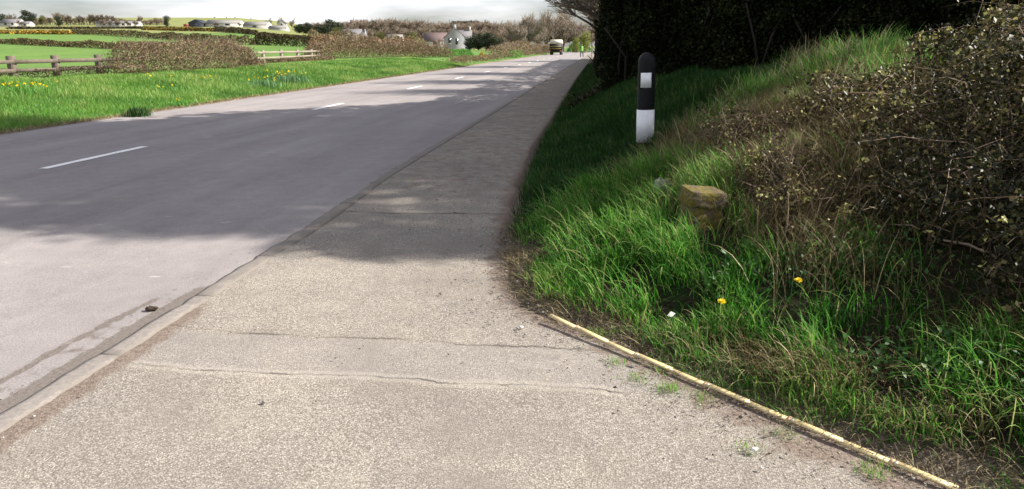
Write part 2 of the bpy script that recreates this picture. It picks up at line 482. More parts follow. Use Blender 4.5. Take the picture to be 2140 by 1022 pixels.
# ------------------------------------------------------------------ terrain
EDGE = np.array([(-1.6, 200), (-1.15, 34), (-1.0, 16), (-1.0, 11.3), (-.88, 7.8), (-.78, 6), (-.69, 5.2), (-.56, 4.55), (-.43, 4.15), (-.22, 3.94),
                 (.07, 3.73), (.42, 3.38), (.81, 3.0), (1.14, 2.70), (1.42, 2.43), (1.98, 1.74), (3.5, -.5), (6.5, -5)])
def bank_d(X, Y):
    X = np.asarray(X, float); Y = np.asarray(Y, float)
    best = np.full(X.shape, 1e9)
    for (x0, y0), (x1, y1) in zip(EDGE[:-1], EDGE[1:]):
        dx, dy = x1 - x0, y1 - y0
        t = np.clip(((X - x0) * dx + (Y - y0) * dy) / (dx * dx + dy * dy), 0, 1)
        best = np.minimum(best, np.hypot(X - x0 - t * dx, Y - y0 - t * dy))
    ex = np.interp(-Y, -EDGE[:, 1], EDGE[:, 0])
    return np.where(X > ex, best, -best)
def bank_z(X, Y):
    X = np.asarray(X, float); Y = np.asarray(Y, float)
    d = bank_d(X, Y)
    z = np.interp(d, [-.1, 0, .12, .5, 1.0, 1.45, 2.5, 3.6, 5, 9], [-.06, .005, .05, .13, .32, .5, .9, 1.15, 1.25, 1.3])
    z = z * (1 + .55 * smooth(8, 14, Y) * smooth(3.4, 1.2, d))
    z = z + .28 * np.exp(-((X - 2.7) / 1.1) ** 2 - ((Y - 8.2) / 1.4) ** 2)
    z = z - .22 * np.exp(-((X - 1.9) / .5) ** 2 - ((Y - 3.6) / .5) ** 2)
    k = np.clip(d / .4, 0, 1)
    return z + k * (.09 * (vnoise(X, Y, .55, 1) - .5) + .05 * (vnoise(X, Y, .2, 2) - .5)) + smooth(1.3, 2.2, d) * (.26 * (vnoise(X, Y, .75, 14) - .5) + .12 * (vnoise(X, Y, .33, 15) - .5))
def verge_z(X, Y):
    t = -10.75 - np.asarray(X, float)
    return .52 * smooth(-.2, 6.2, t) + .04 * np.clip(t, 0, 1) + np.clip(t, 0, 1) * .12 * (vnoise(X, Y, 1.3, 3) - .5)
def ter_z(X, Y):
    X = np.asarray(X, float); Y = np.asarray(Y, float)
    d = np.maximum(X * Hd[0] + Y * Hd[1], 1.0)
    s = (X * Rv[0] + Y * Rv[1]) / d
    px = 1070 + 1554 * s
    wgt = np.interp(px, [300, 500, 600, 760, 950, 1020], [1, 1, .86, .3, .0, 0])
    prof = np.interp(d, [20, 35, 60, 90, 170, 300, 400, 700, 1500], [-.05, -.05, .05, .9, 3.4, 7.6, 11.0, 27, 33])
    z = .55 + wgt * prof + .25 * (vnoise(X, Y, 30, 5) - .5) * smooth(40, 80, d)
    cor = smooth(-17.3, -16.6, X) * (1 - smooth(10, 14, X))      # road corridor
    return np.where(d > 260, z * (1 - cor * .0), z) * (1 - cor) + cor * (-.35)
def hit(x, y, d0=18, d1=1200):
    r = ray(x, y); r = r / (r @ Hd)
    ds = np.geomspace(d0, d1, 900)
    p = Cv + ds[:, None] * r
    below = p[:, 2] <= ter_z(p[:, 0], p[:, 1])
    return p[np.argmax(below)] if below.any() else None
def on_ter(x, d):
    p = at(x, 100, d)
    p[2] = float(ter_z(p[0], p[1]))
    return p

def structure(name, mb, mat, smooth_=False):
    return tag(mb.build(name, mat, None, smooth_), kind='structure')

# ground: one sheet out to the horizon
ang = np.radians(np.arange(-180, 180.1, 1.0))
ang = np.concatenate([np.radians(np.arange(-180, -45, 3.0)), np.radians(np.arange(-45, 45, .35)), np.radians(np.arange(45, 180.1, 3.0))])
rr = np.concatenate([[.5], np.geomspace(4, 3000, 170)])
A, Rr = np.meshgrid(ang, rr)
gx = (Hd[0] * np.cos(A) + Rv[0] * np.sin(A)) * Rr
gy = (Hd[1] * np.cos(A) + Rv[1] * np.sin(A)) * Rr
na = len(ang)
i = np.arange(len(rr) - 1)[:, None] * na + np.arange(na - 1)[None]
Q = np.stack([i, i + 1, i + 1 + na, i + na], -1).reshape(-1, 4)
gz = ter_z(gx.ravel(), gy.ravel())
dd = (gx * Hd[0] + gy * Hd[1]).ravel()
fv = np.where(dd > 205, .75, 0.2) + .0
mb = MB().add(np.stack([gx.ravel(), gy.ravel(), gz], -1), Q=Q, var=fv)
structure('ground', mb, M['field'], True)

# road
xs = np.concatenate([[-11.1, -10.9, -10.6, -10.2], np.arange(-9.8, -3.2, .4), np.arange(-3.2, -2.5, .03)])
ys = np.concatenate([np.arange(-12, 1, 1.0), np.arange(1, 9, .1), np.geomspace(9, 520, 120)])
X, Y, Q = grid(xs, ys)
dirt = np.clip(1.5 - np.abs(X + 2.60) / .06, 0, 1)
dirt = np.maximum(dirt, .85 * np.clip(1.3 - np.abs(X + 2.86 - .10 * smooth(2.2, 4.0, Y) - .03 * np.sin(Y * 3.1)) / .045, 0, 1))
dirt = np.maximum(dirt, .44 * np.clip(1.6 - np.abs(X + 2.72) / .14, 0, 1))
dirt *= (1 - smooth(3.6, 5.0, Y)) * .95
dirt = np.maximum(dirt, smooth(-10.55, -10.9, X) * .7)
dirt = np.maximum(dirt, smooth(-2.66, -2.58, X) * .42 * smooth(4.6, 7, Y))
zr = np.zeros_like(X) + .02 * smooth(-10.8, -7, X) * smooth(-2.6, -6, X)
structure('road', MB().add(np.stack([X, Y, zr], -1), Q=Q, var=dirt), M['road'], True)
# centre line
mb = MB()
for k in range(24):
    y0 = 8.41 + 9.05 * k if k else 8.41
    L = 2.15
    ysd = np.linspace(y0, y0 + L, 9)
    j = rng.uniform(-.006, .006, 9)
    V = np.concatenate([np.stack([-7.215 + j, ysd, np.full(9, .0255)], -1), np.stack([-7.085 + j[::-1], ysd, np.full(9, .0255)], -1)])
    mb.add(V, Q=[[a, a + 9, a + 10, a + 1] for a in range(8)])
structure('road_marking', mb, M['mark'])
# kerb
def kerb_top(Y): return .013 + .07 * smooth(5.6, 8.5, Y)
mb = MB()
y = -6.0
while y < 150:
    L = .915 if y < 30 else 3.66
    if y + L > 1 and y < 8.0:
        x0, x1 = -2.56 + rng.uniform(-.008, .008), -2.425 + rng.uniform(-.006, .006)
    else:
        x0, x1 = -2.565, -2.425
    n = 12
    yy = np.linspace(y + .006, y + L - .006, n)
    ch = rng.uniform(-.016, .016, n) * (1 if y < 12 else 0)
    za = kerb_top(yy)
    ch2 = rng.uniform(-.014, .008, n) * (1 if y < 12 else 0)
    rows = [(x0 + ch, -.05, .8), (x0 + ch + .004, za - .004, .72), (x0 + .035 + ch * .5, za, .0), (x1 - .035 + ch2 * .5, za - .001, .0), (x1 + ch2, za - .004, .66), (x1 + ch2, -.05, .8)]
    V = np.concatenate([np.stack([np.broadcast_to(xx, n), yy, np.broadcast_to(zz, n)], -1) for xx, zz, _ in rows])
    nr = len(rows)
    Qk = [[r * n + a, r * n + a + 1, (r + 1) * n + a + 1, (r + 1) * n + a] for r in range(nr - 1) for a in range(n - 1)]
    Qk += [[n * a for a in (0, 1, 4, 5)], [n * a + n - 1 for a in (5, 4, 1, 0)], [n * a for a in (1, 2, 3, 4)], [n * a + n - 1 for a in (4, 3, 2, 1)]]
    edge_v = np.repeat([v_ for _, _, v_ in rows], n)
    mb.add(V, Q=Qk, var=np.maximum(edge_v, 0) * .55 + .30 + .16 * rng.random() + .4 * smooth(2.6, 5.0, y))
    y += L
structure('kerb', mb, M['kerb'])
# footway and drive
xs = np.concatenate([np.arange(-2.425, 1.6, .05), np.arange(1.6, 7, .3)])
ys = np.concatenate([np.arange(-8, 1, .5), np.arange(1, 8, .05), np.geomspace(8, 300, 90)])
X, Y, Q = grid(xs, ys)
d = bank_d(X, Y)
dirt = np.clip(1.0 + d / .30, 0, 1) * .9
nearsoil = np.clip(1 + d / np.interp(X, [-.6, -.2, .5, 1.3], [.2, .28, .5, .6]), 0, 1)
dirt = np.maximum(dirt, np.where((Y < 4.2), nearsoil, 0) * 1.0)
dirt = np.maximum(dirt, np.clip(1.2 - (X + 2.425) / .17, 0, 1) * .95 * np.interp(Y, [2, 2.6, 3.6, 3.8, 4.4], [1, 1, .9, .7, .0]))
dirt = np.maximum(dirt, .47 * smooth(5.4, 8.0, Y))
z = np.minimum(kerb_top(Y), .09) - .006 + .012 * (vnoise(X, Y, .8, 9) - .5)
z = np.where(d > .0, -.03, z)
structure('footway', MB().add(np.stack([X, Y, z], -1), Q=Q, var=dirt), M['path'], True)
# right bank
xs = np.concatenate([np.arange(-1.7, 5, .07), np.geomspace(5, 40, 22)])
ys = np.concatenate([np.arange(-5, 1.5, .3), np.arange(1.5, 16, .08), np.geomspace(16, 300, 60)])
X, Y, Q = grid(xs, ys)
d = bank_d(X, Y)
Q = Q[(d[Q] > -.12).any(1)]
structure('bank', MB().add(np.stack([X, Y, bank_z(X, Y)], -1), Q=Q, var=smooth(.3, .05, d) * .9), M['earth'], True)
# left verge
xs = np.concatenate([np.arange(-19, -11.2, .3), np.arange(-11.2, -10.5, .1)])
ys = np.concatenate([np.arange(-10, 7, 1.0), np.geomspace(7, 420, 240)])
X, Y, Q = grid(xs, ys)
e = -10.85 + .12 * (vnoise(Y, Y * 0, 1.1, 4) - .5)
zv = verge_z(X, Y)
zv = np.where(X > e, -.03 + .0 * X, np.maximum(zv, .012))
structure('verge', MB().add(np.stack([X, Y, zv], -1), Q=Q, var=np.maximum(smooth(-11.35, -10.95, X) * .8, smooth(57, 64, Y) * .42)), M['verge_earth'], True)

# ------------------------------------------------------------------ grass of the right bank
RULE0, RULE1 = np.array([-.245, 3.855]), np.array([1.30, 2.42])
def scatter(x0, x1, y0, y1, n):
    return rng.uniform(x0, x1, n), rng.uniform(y0, y1, n)
dirA = math.atan2(-.55, -.75)       # blades flop down the bank, toward the drive
def bankz_p(x, y): return np.stack([x, y, bank_z(x, y) - .01], -1)

def bank_hit(px, py):
    r = ray(px, py); r = r / (r @ Hd)
    ds = np.linspace(2.2, 14, 1200)
    p = Cv + ds[:, None] * r
    return p[np.argmax(p[:, 2] <= bank_z(p[:, 0], p[:, 1]))]
STONE = bank_hit(1455, 472); STONE2 = bank_hit(1385, 405)
GAPS = [(bank_hit(a, b_), r) for a, b_, r in ((1290, 470, .2), (1230, 520, .1), (1530, 510, .2), (1610, 610, .15), (1840, 640, .2), (1850, 740, .24), (1920, 720, .22), (1760, 640, .16), (1660, 690, .1), (1340, 560, .08), (1950, 790, .14))]
def gaps(x, y):
    o = np.zeros(len(x))
    for c, r in GAPS:
        o = np.maximum(o, np.exp(-((x - c[0]) ** 2 + ((y - c[1]) / 1.1) ** 2) / r ** 2))
    return o
BX1, BX2, BX3 = bank_hit(1650, 400), bank_hit(1570, 310), bank_hit(1690, 480)
BUSHES = [((3.3, 5.0, .95), (1.2, 1.3, .85)), ((3.5, 6.4, 1.1), (1.1, .9, .75)), ((3.3, 3.9, .75), (.9, .8, .8)), ((2.2, 6.2, .85), (.75, .8, .5)), ((2.1, 5.3, .72), (.6, .6, .5)),
          ((2.05, 4.45, .5), (.62, .6, .5)), ((2.55, 3.65, .42), (.75, .6, .55)),
          ((BX1[0], BX1[1], BX1[2]), (.36, .4, .3)), ((BX2[0], BX2[1], BX2[2]), (.5, .6, .3)), ((BX3[0], BX3[1], BX3[2]), (.35, .35, .32))]
def in_bush(x, y, k=.9):
    o = np.zeros(len(x), bool)
    for c, r in BUSHES:
        o |= ((x - c[0]) / (r[0] * k)) ** 2 + ((y - c[1]) / (r[1] * k)) ** 2 < 1
    return o
def clear_stones(x, y):
    k = np.ones(len(x), bool)
    for c, r in ((STONE, .19), (STONE2, .11)):
        u = np.array([-c[0], -c[1]]); u /= np.hypot(*u)
        a = (x - c[0]) * u[0] + (y - c[1]) * u[1]; b_ = np.abs((x - c[0]) * u[1] - (y - c[1]) * u[0])
        k &= ~((b_ < r) & (a > -r) & (a < r * 1.0))
    return k
mb = MB()
# 1. lush long grass in the drive corner
x, y = scatter(-.9, 3.2, 2.0, 6.6, 120000)
d = bank_d(x, y)
tuft = vnoise(x, y, .28, 21)
keep = (d > .0) & (d < 2.3) & (rng.random(len(x)) < (.05 + .85 * smooth(.35, .6, tuft)) * .85 * smooth(-.03, .12, d) * np.where(x > 1.55, .75, 1))
dry_zone = np.maximum(smooth(1.3, 1.9, d) * (y > 4.4), smooth(.95, 1.35, x) * smooth(4.1, 4.7, y))
keep &= rng.random(len(x)) > dry_zone * .8
hollow = np.exp(-((x - 1.95) / .42) ** 2 - ((y - 3.75) / .42) ** 2)
keep &= rng.random(len(x)) > hollow * .9
keep &= clear_stones(x, y)
keep &= rng.random(len(x)) > 1.0 * gaps(x, y)
keep &= (rng.random(len(x)) < smooth(.05, .26, d)) | (y < 3.65)
keep &= ~(in_bush(x, y) & (rng.random(len(x)) < .93))
x, y, d, tuft = x[keep], y[keep], d[keep], tuft[keep]
n = len(x)
h = rng.uniform(.10, .27, n) * (.4 + 1.05 * tuft) * (.5 + .5 * smooth(.1, .7, d))
az = dirA + rng.normal(0, 1.1, n) + 2.5 * (vnoise(x, y, .35, 22) - .5)
blades(mb, bankz_p(x, y), h, rng.uniform(.004, .0095, n), az, np.abs(rng.normal(.2, .2, n)), rng.uniform(.3, 1.6, n),
       np.clip(rng.normal(.50, .26, n) + .6 * (tuft - .5) + .55 * (vnoise(x, y, .8, 25) - .5), 0, .95) + (rng.random(n) < .04) * .4, K=4)
# 2. tall arching blades
x, y = scatter(-.7, 2.9, 2.2, 6.4, 13000)
d = bank_d(x, y)
keep = (d > .3) & (d < 2.0) & (vnoise(x, y, .4, 23) > .42) & clear_stones(x, y) & ~in_bush(x, y) & (gaps(x, y) < .5) & (rng.random(len(x)) > .9 * np.exp(-((x - 1.95) / .42) ** 2 - ((y - 3.75) / .42) ** 2))
x, y = x[keep], y[keep]; n = len(x)
blades(mb, bankz_p(x, y), rng.uniform(.22, .42, n), rng.uniform(.004, .008, n), dirA + rng.normal(0, 1.2, n), np.abs(rng.normal(.3, .2, n)), rng.uniform(.9, 2.0, n),
       np.clip(rng.normal(.72, .25, n), 0, .98), K=6)
tag(mb.build('grass', M['grass']), 'long lush green grass flopping over the corner of the drive', 'grass', kind='stuff')

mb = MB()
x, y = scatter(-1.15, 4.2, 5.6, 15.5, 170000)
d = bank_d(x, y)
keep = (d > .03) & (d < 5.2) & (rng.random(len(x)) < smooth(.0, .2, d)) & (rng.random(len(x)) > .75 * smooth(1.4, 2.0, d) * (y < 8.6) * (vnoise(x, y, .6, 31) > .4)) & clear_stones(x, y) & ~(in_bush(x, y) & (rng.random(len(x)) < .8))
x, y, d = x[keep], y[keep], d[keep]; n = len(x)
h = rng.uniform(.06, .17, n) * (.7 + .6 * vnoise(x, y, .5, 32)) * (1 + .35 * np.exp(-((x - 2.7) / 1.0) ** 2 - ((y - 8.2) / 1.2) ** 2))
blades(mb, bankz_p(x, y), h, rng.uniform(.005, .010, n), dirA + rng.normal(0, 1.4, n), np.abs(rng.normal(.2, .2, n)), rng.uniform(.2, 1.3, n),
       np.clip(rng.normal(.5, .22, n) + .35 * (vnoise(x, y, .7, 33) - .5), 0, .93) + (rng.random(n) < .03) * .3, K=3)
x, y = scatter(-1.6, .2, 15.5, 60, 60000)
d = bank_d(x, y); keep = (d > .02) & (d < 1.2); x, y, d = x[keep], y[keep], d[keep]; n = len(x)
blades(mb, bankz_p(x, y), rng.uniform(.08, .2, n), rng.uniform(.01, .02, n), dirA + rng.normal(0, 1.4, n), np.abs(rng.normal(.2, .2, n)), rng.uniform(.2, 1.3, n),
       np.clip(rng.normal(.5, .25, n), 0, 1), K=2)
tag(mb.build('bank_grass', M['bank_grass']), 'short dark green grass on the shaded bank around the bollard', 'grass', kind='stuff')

# sunlit tuft crest below the hedge
mb = MB()
DRYPTS = [bank_hit(a, b_) for a, b_ in ((1440, 330), (1490, 355), (1545, 335), (1600, 420), (1650, 345), (1700, 300), (1480, 400), (1720, 420), (1625, 490), (1690, 560), (1740, 360), (1590, 370), (1530, 290), (1780, 560))]
SHAG = [bank_hit(a, b_) for a, b_ in ((1480, 275), (1530, 235), (1575, 205), (1620, 235), (1650, 180), (1690, 205), (1730, 150), (1780, 125), (1830, 115), (1800, 165), (1760, 185), (1700, 150), (1860, 140), (1560, 250))]
def shag(nper, hs, vs, ws, spread, pts=None):
    for c in (pts or SHAG):
        for q in range(3):
            cx, cy = c[0] + rng.normal(0, .18), c[1] + rng.normal(0, .22)
            x = rng.normal(cx, spread, nper); y = rng.normal(cy, spread, nper); n = len(x)
            a0 = rng.uniform(0, 6.28)
            blades(mb, bankz_p(x, y), rng.uniform(*hs, n) * rng.uniform(.7, 1.25), rng.uniform(*ws, n), a0 + rng.normal(0, .9, n), np.abs(rng.normal(.25, .2, n)), rng.uniform(.4, 1.8, n),
                   np.clip(rng.normal(vs, .2, n), 0, 1), K=5)
shag(120, (.16, .38), .74, (.004, .009), .11)
tag(mb.build('crest_grass', M['grass']), 'shaggy pale green tufts on top of the bank below the dark hedge', 'grass', kind='stuff')

mb = MB()
shag(75, (.16, .4), .6, (.003, .0065), .12)
shag(90, (.16, .42), .5, (.002, .0055), .13, DRYPTS)
tag(mb.build('straw_clumps', M['dry']), 'bleached straw clumps mixed through the shaggy grass above the bollard', 'dry grass', kind='stuff')

# dry straw: thatch at the edge, dead tussocks, straw over the bank
mb = MB()
x, y = scatter(-.95, 3.0, 1.9, 6.5, 60000)
d = bank_d(x, y)
den = smooth(-.02, .06, d) * smooth(.32, .06, d) * .34 + .05 * smooth(.3, .6, d)
keep = (rng.random(len(x)) < den) & (d < 2.2)
x, y, d = x[keep], y[keep], d[keep]; n = len(x)
blades(mb, bankz_p(x, y) + [0, 0, .012], rng.uniform(.06, .2, n), rng.uniform(.002, .0045, n), dirA + rng.normal(0, 1.3, n), rng.uniform(.5, 1.3, n), rng.uniform(.2, 1.2, n),
       np.clip(rng.normal(.5, .25, n), 0, 1), K=4)
x, y = scatter(-1.0, .3, 3.5, 5.3, 9000)
d = bank_d(x, y); keep = (d > -.05) & (d < .38) & (rng.random(len(x)) < .8); x, y = x[keep], y[keep]; n = len(x)
blades(mb, bankz_p(x, y) + [0, 0, .012], rng.uniform(.04, .15, n), rng.uniform(.002, .004, n), rng.uniform(0, 6.3, n), rng.uniform(.9, 1.5, n), rng.uniform(.0, .6, n), np.clip(rng.normal(.45, .28, n), 0, 1), K=3)
x, y = scatter(-.4, 1.9, 1.8, 4.2, 26000)
d = bank_d(x, y); keep = (d > -.10) & (d < .22) & (y < 3.9) & (rng.random(len(x)) < .55); x, y = x[keep], y[keep]; n = len(x)
blades(mb, np.stack([x, y, np.maximum(bank_z(x, y), .012)], -1), rng.uniform(.02, .075, n), rng.uniform(.002, .004, n), rng.uniform(0, 6.3, n), rng.uniform(.3, 1.3, n), rng.uniform(.0, .9, n), np.clip(rng.normal(.55, .25, n), 0, 1), K=3)
# overhanging tussock just above the rule, and others
for cx, cy, rx, ry, nn, hh in ((1.0, 3.2, .2, .1, 800, .26), (.6, 3.5, .2, .1, 260, .2), (1.4, 2.8, .2, .12, 350, .22), (1.25, 6.1, .5, .5, 3500, .34), (1.6, 7.0, .6, .5, 4000, .32),
                             (.75, 6.6, .35, .35, 1500, .26), (1.9, 6.3, .5, .4, 3000, .36), (2.5, 7.2, .6, .4, 3000, .3), (1.5, 4.9, .25, .25, 1500, .34), (1.55, 4.3, .2, .25, 700, .3), (1.3, 5.3, .25, .25, 1300, .3), (1.9, 3.55, .2, .15, 500, .25)):
    x = rng.normal(cx, rx, nn); y = rng.normal(cy, ry, nn)
    k = (bank_d(x, y) > .06) & clear_stones(x, y)
    x, y = x[k], y[k]; n = len(x)
    blades(mb, bankz_p(x, y) + [0, 0, .02], rng.uniform(.5, 1, n) * hh, rng.uniform(.002, .005, n), dirA + rng.normal(0, .8, n), np.abs(rng.normal(.4, .25, n)), rng.uniform(.8, 2.0, n),
           np.clip(rng.normal(.5, .25, n), 0, 1), K=5)
tag(mb.build('dry_grass', M['dry']), 'pale dead straw and flopped tussocks along the edge of the bank', 'dry grass', kind='stuff')

# dead bits strewn on the soil by the rule, and gravel
mb = MB()
x, y = scatter(-1.0, 1.8, 2.0, 6.2, 40000)
d = bank_d(x, y)
lim = np.interp(y, [2, 3, 4, 4.3, 6], [.5, .42, .2, .14, .08])
keep = (d < .25) & (d > -lim) & (rng.random(len(x)) < .5 * np.exp(-np.maximum(-d, 0) / (lim * .5)))
x, y, d = x[keep], y[keep], d[keep]; n = len(x)
p = np.stack([x, y, np.maximum(bank_z(x, y), .018) + rng.uniform(.004, .02, n)], -1)
a = rng.uniform(0, 2 * math.pi, n); L = rng.uniform(.012, .07, n)
q = p + np.stack([np.cos(a) * L, np.sin(a) * L, rng.uniform(-.004, .012, n)], -1)
slivers(mb, p, q, rng.uniform(.0008, .0024, n), np.clip(rng.normal(.45, .28, n), 0, 1))
n = 170
x = -.95 - np.abs(rng.normal(0, .5, n)); y = rng.uniform(5.2, 16, n)
leaves(mb, np.stack([x, y, kerb_top(y) + .006], -1), rng.uniform(.015, .045, n), np.clip(rng.normal(.3, .25, n), 0, 1), .5, 4)
n = 420
x = rng.uniform(-2.85, -2.6, n); y = rng.uniform(1.8, 12, n)
leaves(mb, np.stack([x, y, y * 0 + .006], -1), rng.uniform(.006, .018, n), np.clip(rng.normal(.2, .2, n), 0, 1), .5, 4)
x, y = scatter(-1.0, 1.7, 2.0, 6.0, 14000); d = bank_d(x, y)
keep = (d < .2) & (d > -.5) & (rng.random(len(x)) < .35 * np.exp(-np.maximum(-d, 0) / .15)); x, y = x[keep], y[keep]; n = len(x)
leaves(mb, np.stack([x, y, np.maximum(bank_z(x, y), .018) + .01], -1), rng.uniform(.008, .028, n), np.clip(rng.normal(.3, .3, n), 0, 1), .6, 2.5)
tag(mb.build('plant_litter', M['debris']), 'dead stems and leaf litter strewn on the soil beside the ruler', 'plant litter', kind='stuff')
mb = MB()
x, y = scatter(-2.4, 1.8, 1.9, 6.0, 14000); d = bank_d(x, y)
keep = (d < .1) & (rng.random(len(x)) < np.where(d > -.6, .4 * np.exp(d / .22), 0) + .012); x, y = x[keep], y[keep]; n = len(x)
for k in range(n):
    s = rng.uniform(.003, .008) * (1.7 if rng.random() < .05 else 1)
    V = rand_dirs(6) * .3 + np.array([[1, 0, 0], [0, 1, 0], [-1, 0, 0], [0, -1, 0], [0, 0, .7], [0, 0, -.7]])
    mb.add(V * s + [x[k], y[k], .018 + s * .4], T=[[0, 1, 4], [1, 2, 4], [2, 3, 4], [3, 0, 4], [1, 0, 5], [2, 1, 5], [3, 2, 5], [0, 3, 5]], var=rng.random())
b = NB('gravel_stone'); gm = b.princ(b.ramp(b.attr(), [(0, (.07, .06, .05)), (.7, (.25, .23, .2)), (1, (.5, .48, .45))]), .9)
tag(mb.build('gravel', gm), 'loose grit and small stones on the tarmac edge', 'gravel', kind='stuff')

# small tufts growing out on the soil
mb = MB()
x, y = scatter(-.3, 1.9, 1.8, 4.0, 22000)
d = bank_d(x, y); keep = (d > -.07) & (d < .2) & (y < 3.75) & (vnoise(x, y, .22, 97) > .42); x, y = x[keep], y[keep]; n = len(x)
blades(mb, np.stack([x, y, np.maximum(bank_z(x, y), .012)], -1), rng.uniform(.025, .09, n), rng.uniform(.002, .0045, n), dirA + rng.normal(0, 1.2, n), rng.uniform(.2, .9, n), rng.uniform(.2, 1.2, n), np.clip(rng.normal(.72, .2, n), 0, .97), K=3)
for px, py, nn, hh in ((1250, 697, 120, .07), (1330, 790, 90, .05), (1290, 757, 70, .05), (1400, 812, 160, .06), (1470, 830, 90, .05), (1830, 985, 110, .07), (1570, 935, 70, .05), (1385, 775, 80, .05), (1640, 905, 60, .05)):
    c = P(px, py, .02)
    x = rng.normal(c[0], .035, nn); y = rng.normal(c[1], .03, nn)
    blades(mb, np.stack([x, y, np.full(nn, .015)], -1), rng.uniform(.3, .8, nn) * hh, rng.uniform(.002, .004, nn), rng.uniform(0, 6.3, nn), rng.uniform(.2, .9, nn), rng.uniform(.3, 1, nn),
           np.clip(rng.normal(.9, .12, nn), 0, 1), K=3)
tag(mb.build('weeds', M['grass']), 'small tufts of grass seeding in the dirt beside the ruler', 'weeds', kind='stuff')

# low broad leaves and ground ivy in the grass at lower right
mb = MB()
x, y = scatter(.6, 3.0, 2.0, 4.3, 9000); d = bank_d(x, y)
keep = (d > .25) & (d < 1.9) & (vnoise(x, y, .4, 41) > .6) & ~in_bush(x, y); x, y = x[keep], y[keep]; n = len(x)
leaves(mb, np.stack([x, y, bank_z(x, y) + rng.uniform(.02, .22, n)], -1), rng.uniform(.015, .045, n), np.clip(rng.normal(.4, .25, n), 0, .93) + (rng.random(n) < .006) * .3, .6, .8)
tag(mb.build('ground_ivy', M['low_leaf']), 'low broad green leaves mixed into the grass under the brambles', 'undergrowth', kind='stuff')

# ------------------------------------------------------------------ verge grass on the left
mb = MB()
n0 = 150000
u = rng.random(n0)
yv = 9.5 * (62 / 9.5) ** (u ** .8)
xv = rng.uniform(-18.4, -10.85, n0)
keep = rng.random(n0) < smooth(-10.75, -11.15, xv) * .9 + .1
xv, yv = xv[keep], yv[keep]; n = len(xv)
dist = np.hypot(xv, yv)
tuf = vnoise(xv, yv, .8, 51)
hv = (rng.uniform(.07, .2, n) * (.5 + 1.0 * tuf) * smooth(-10.6, -11.6, xv) + .03) * (1 - .45 * smooth(-15.5, -17, xv))
blades(mb, np.stack([xv, yv, verge_z(xv, yv) - .01], -1), hv, rng.uniform(.007, .013, n) * (dist / 20), rng.uniform(0, 6.28, n), np.abs(rng.normal(.3, .25, n)), rng.uniform(.3, 1.4, n),
       np.clip(rng.normal(.5, .2, n) + .7 * (tuf - .5) + .5 * (vnoise(xv, yv, 2.5, 52) - .5), 0, .92) + (rng.random(n) < .03) * .3, K=3)
tag(mb.build('verge_grass', M['verge_grass']), 'bright green grass on the far roadside verge', 'grass', kind='stuff')
# dead stems along the tarmac edge of the verge
mb = MB()
n = 9000
yv = 9.5 * (60 / 9.5) ** rng.random(n); xv = -10.85 - np.abs(rng.normal(0, .16, n))
dist = np.hypot(xv, yv)
blades(mb, np.stack([xv, yv, verge_z(xv, yv)], -1), rng.uniform(.04, .14, n), .006 * dist / 15, rng.uniform(0, 6.28, n), rng.uniform(.4, 1.2, n), rng.uniform(.2, 1, n), np.clip(rng.normal(.55, .25, n), 0, 1), K=2)
tag(mb.build('dead_verge_grass', M['dry']), 'withered brown grass along the tarmac edge of the far verge', 'dry grass', kind='stuff')

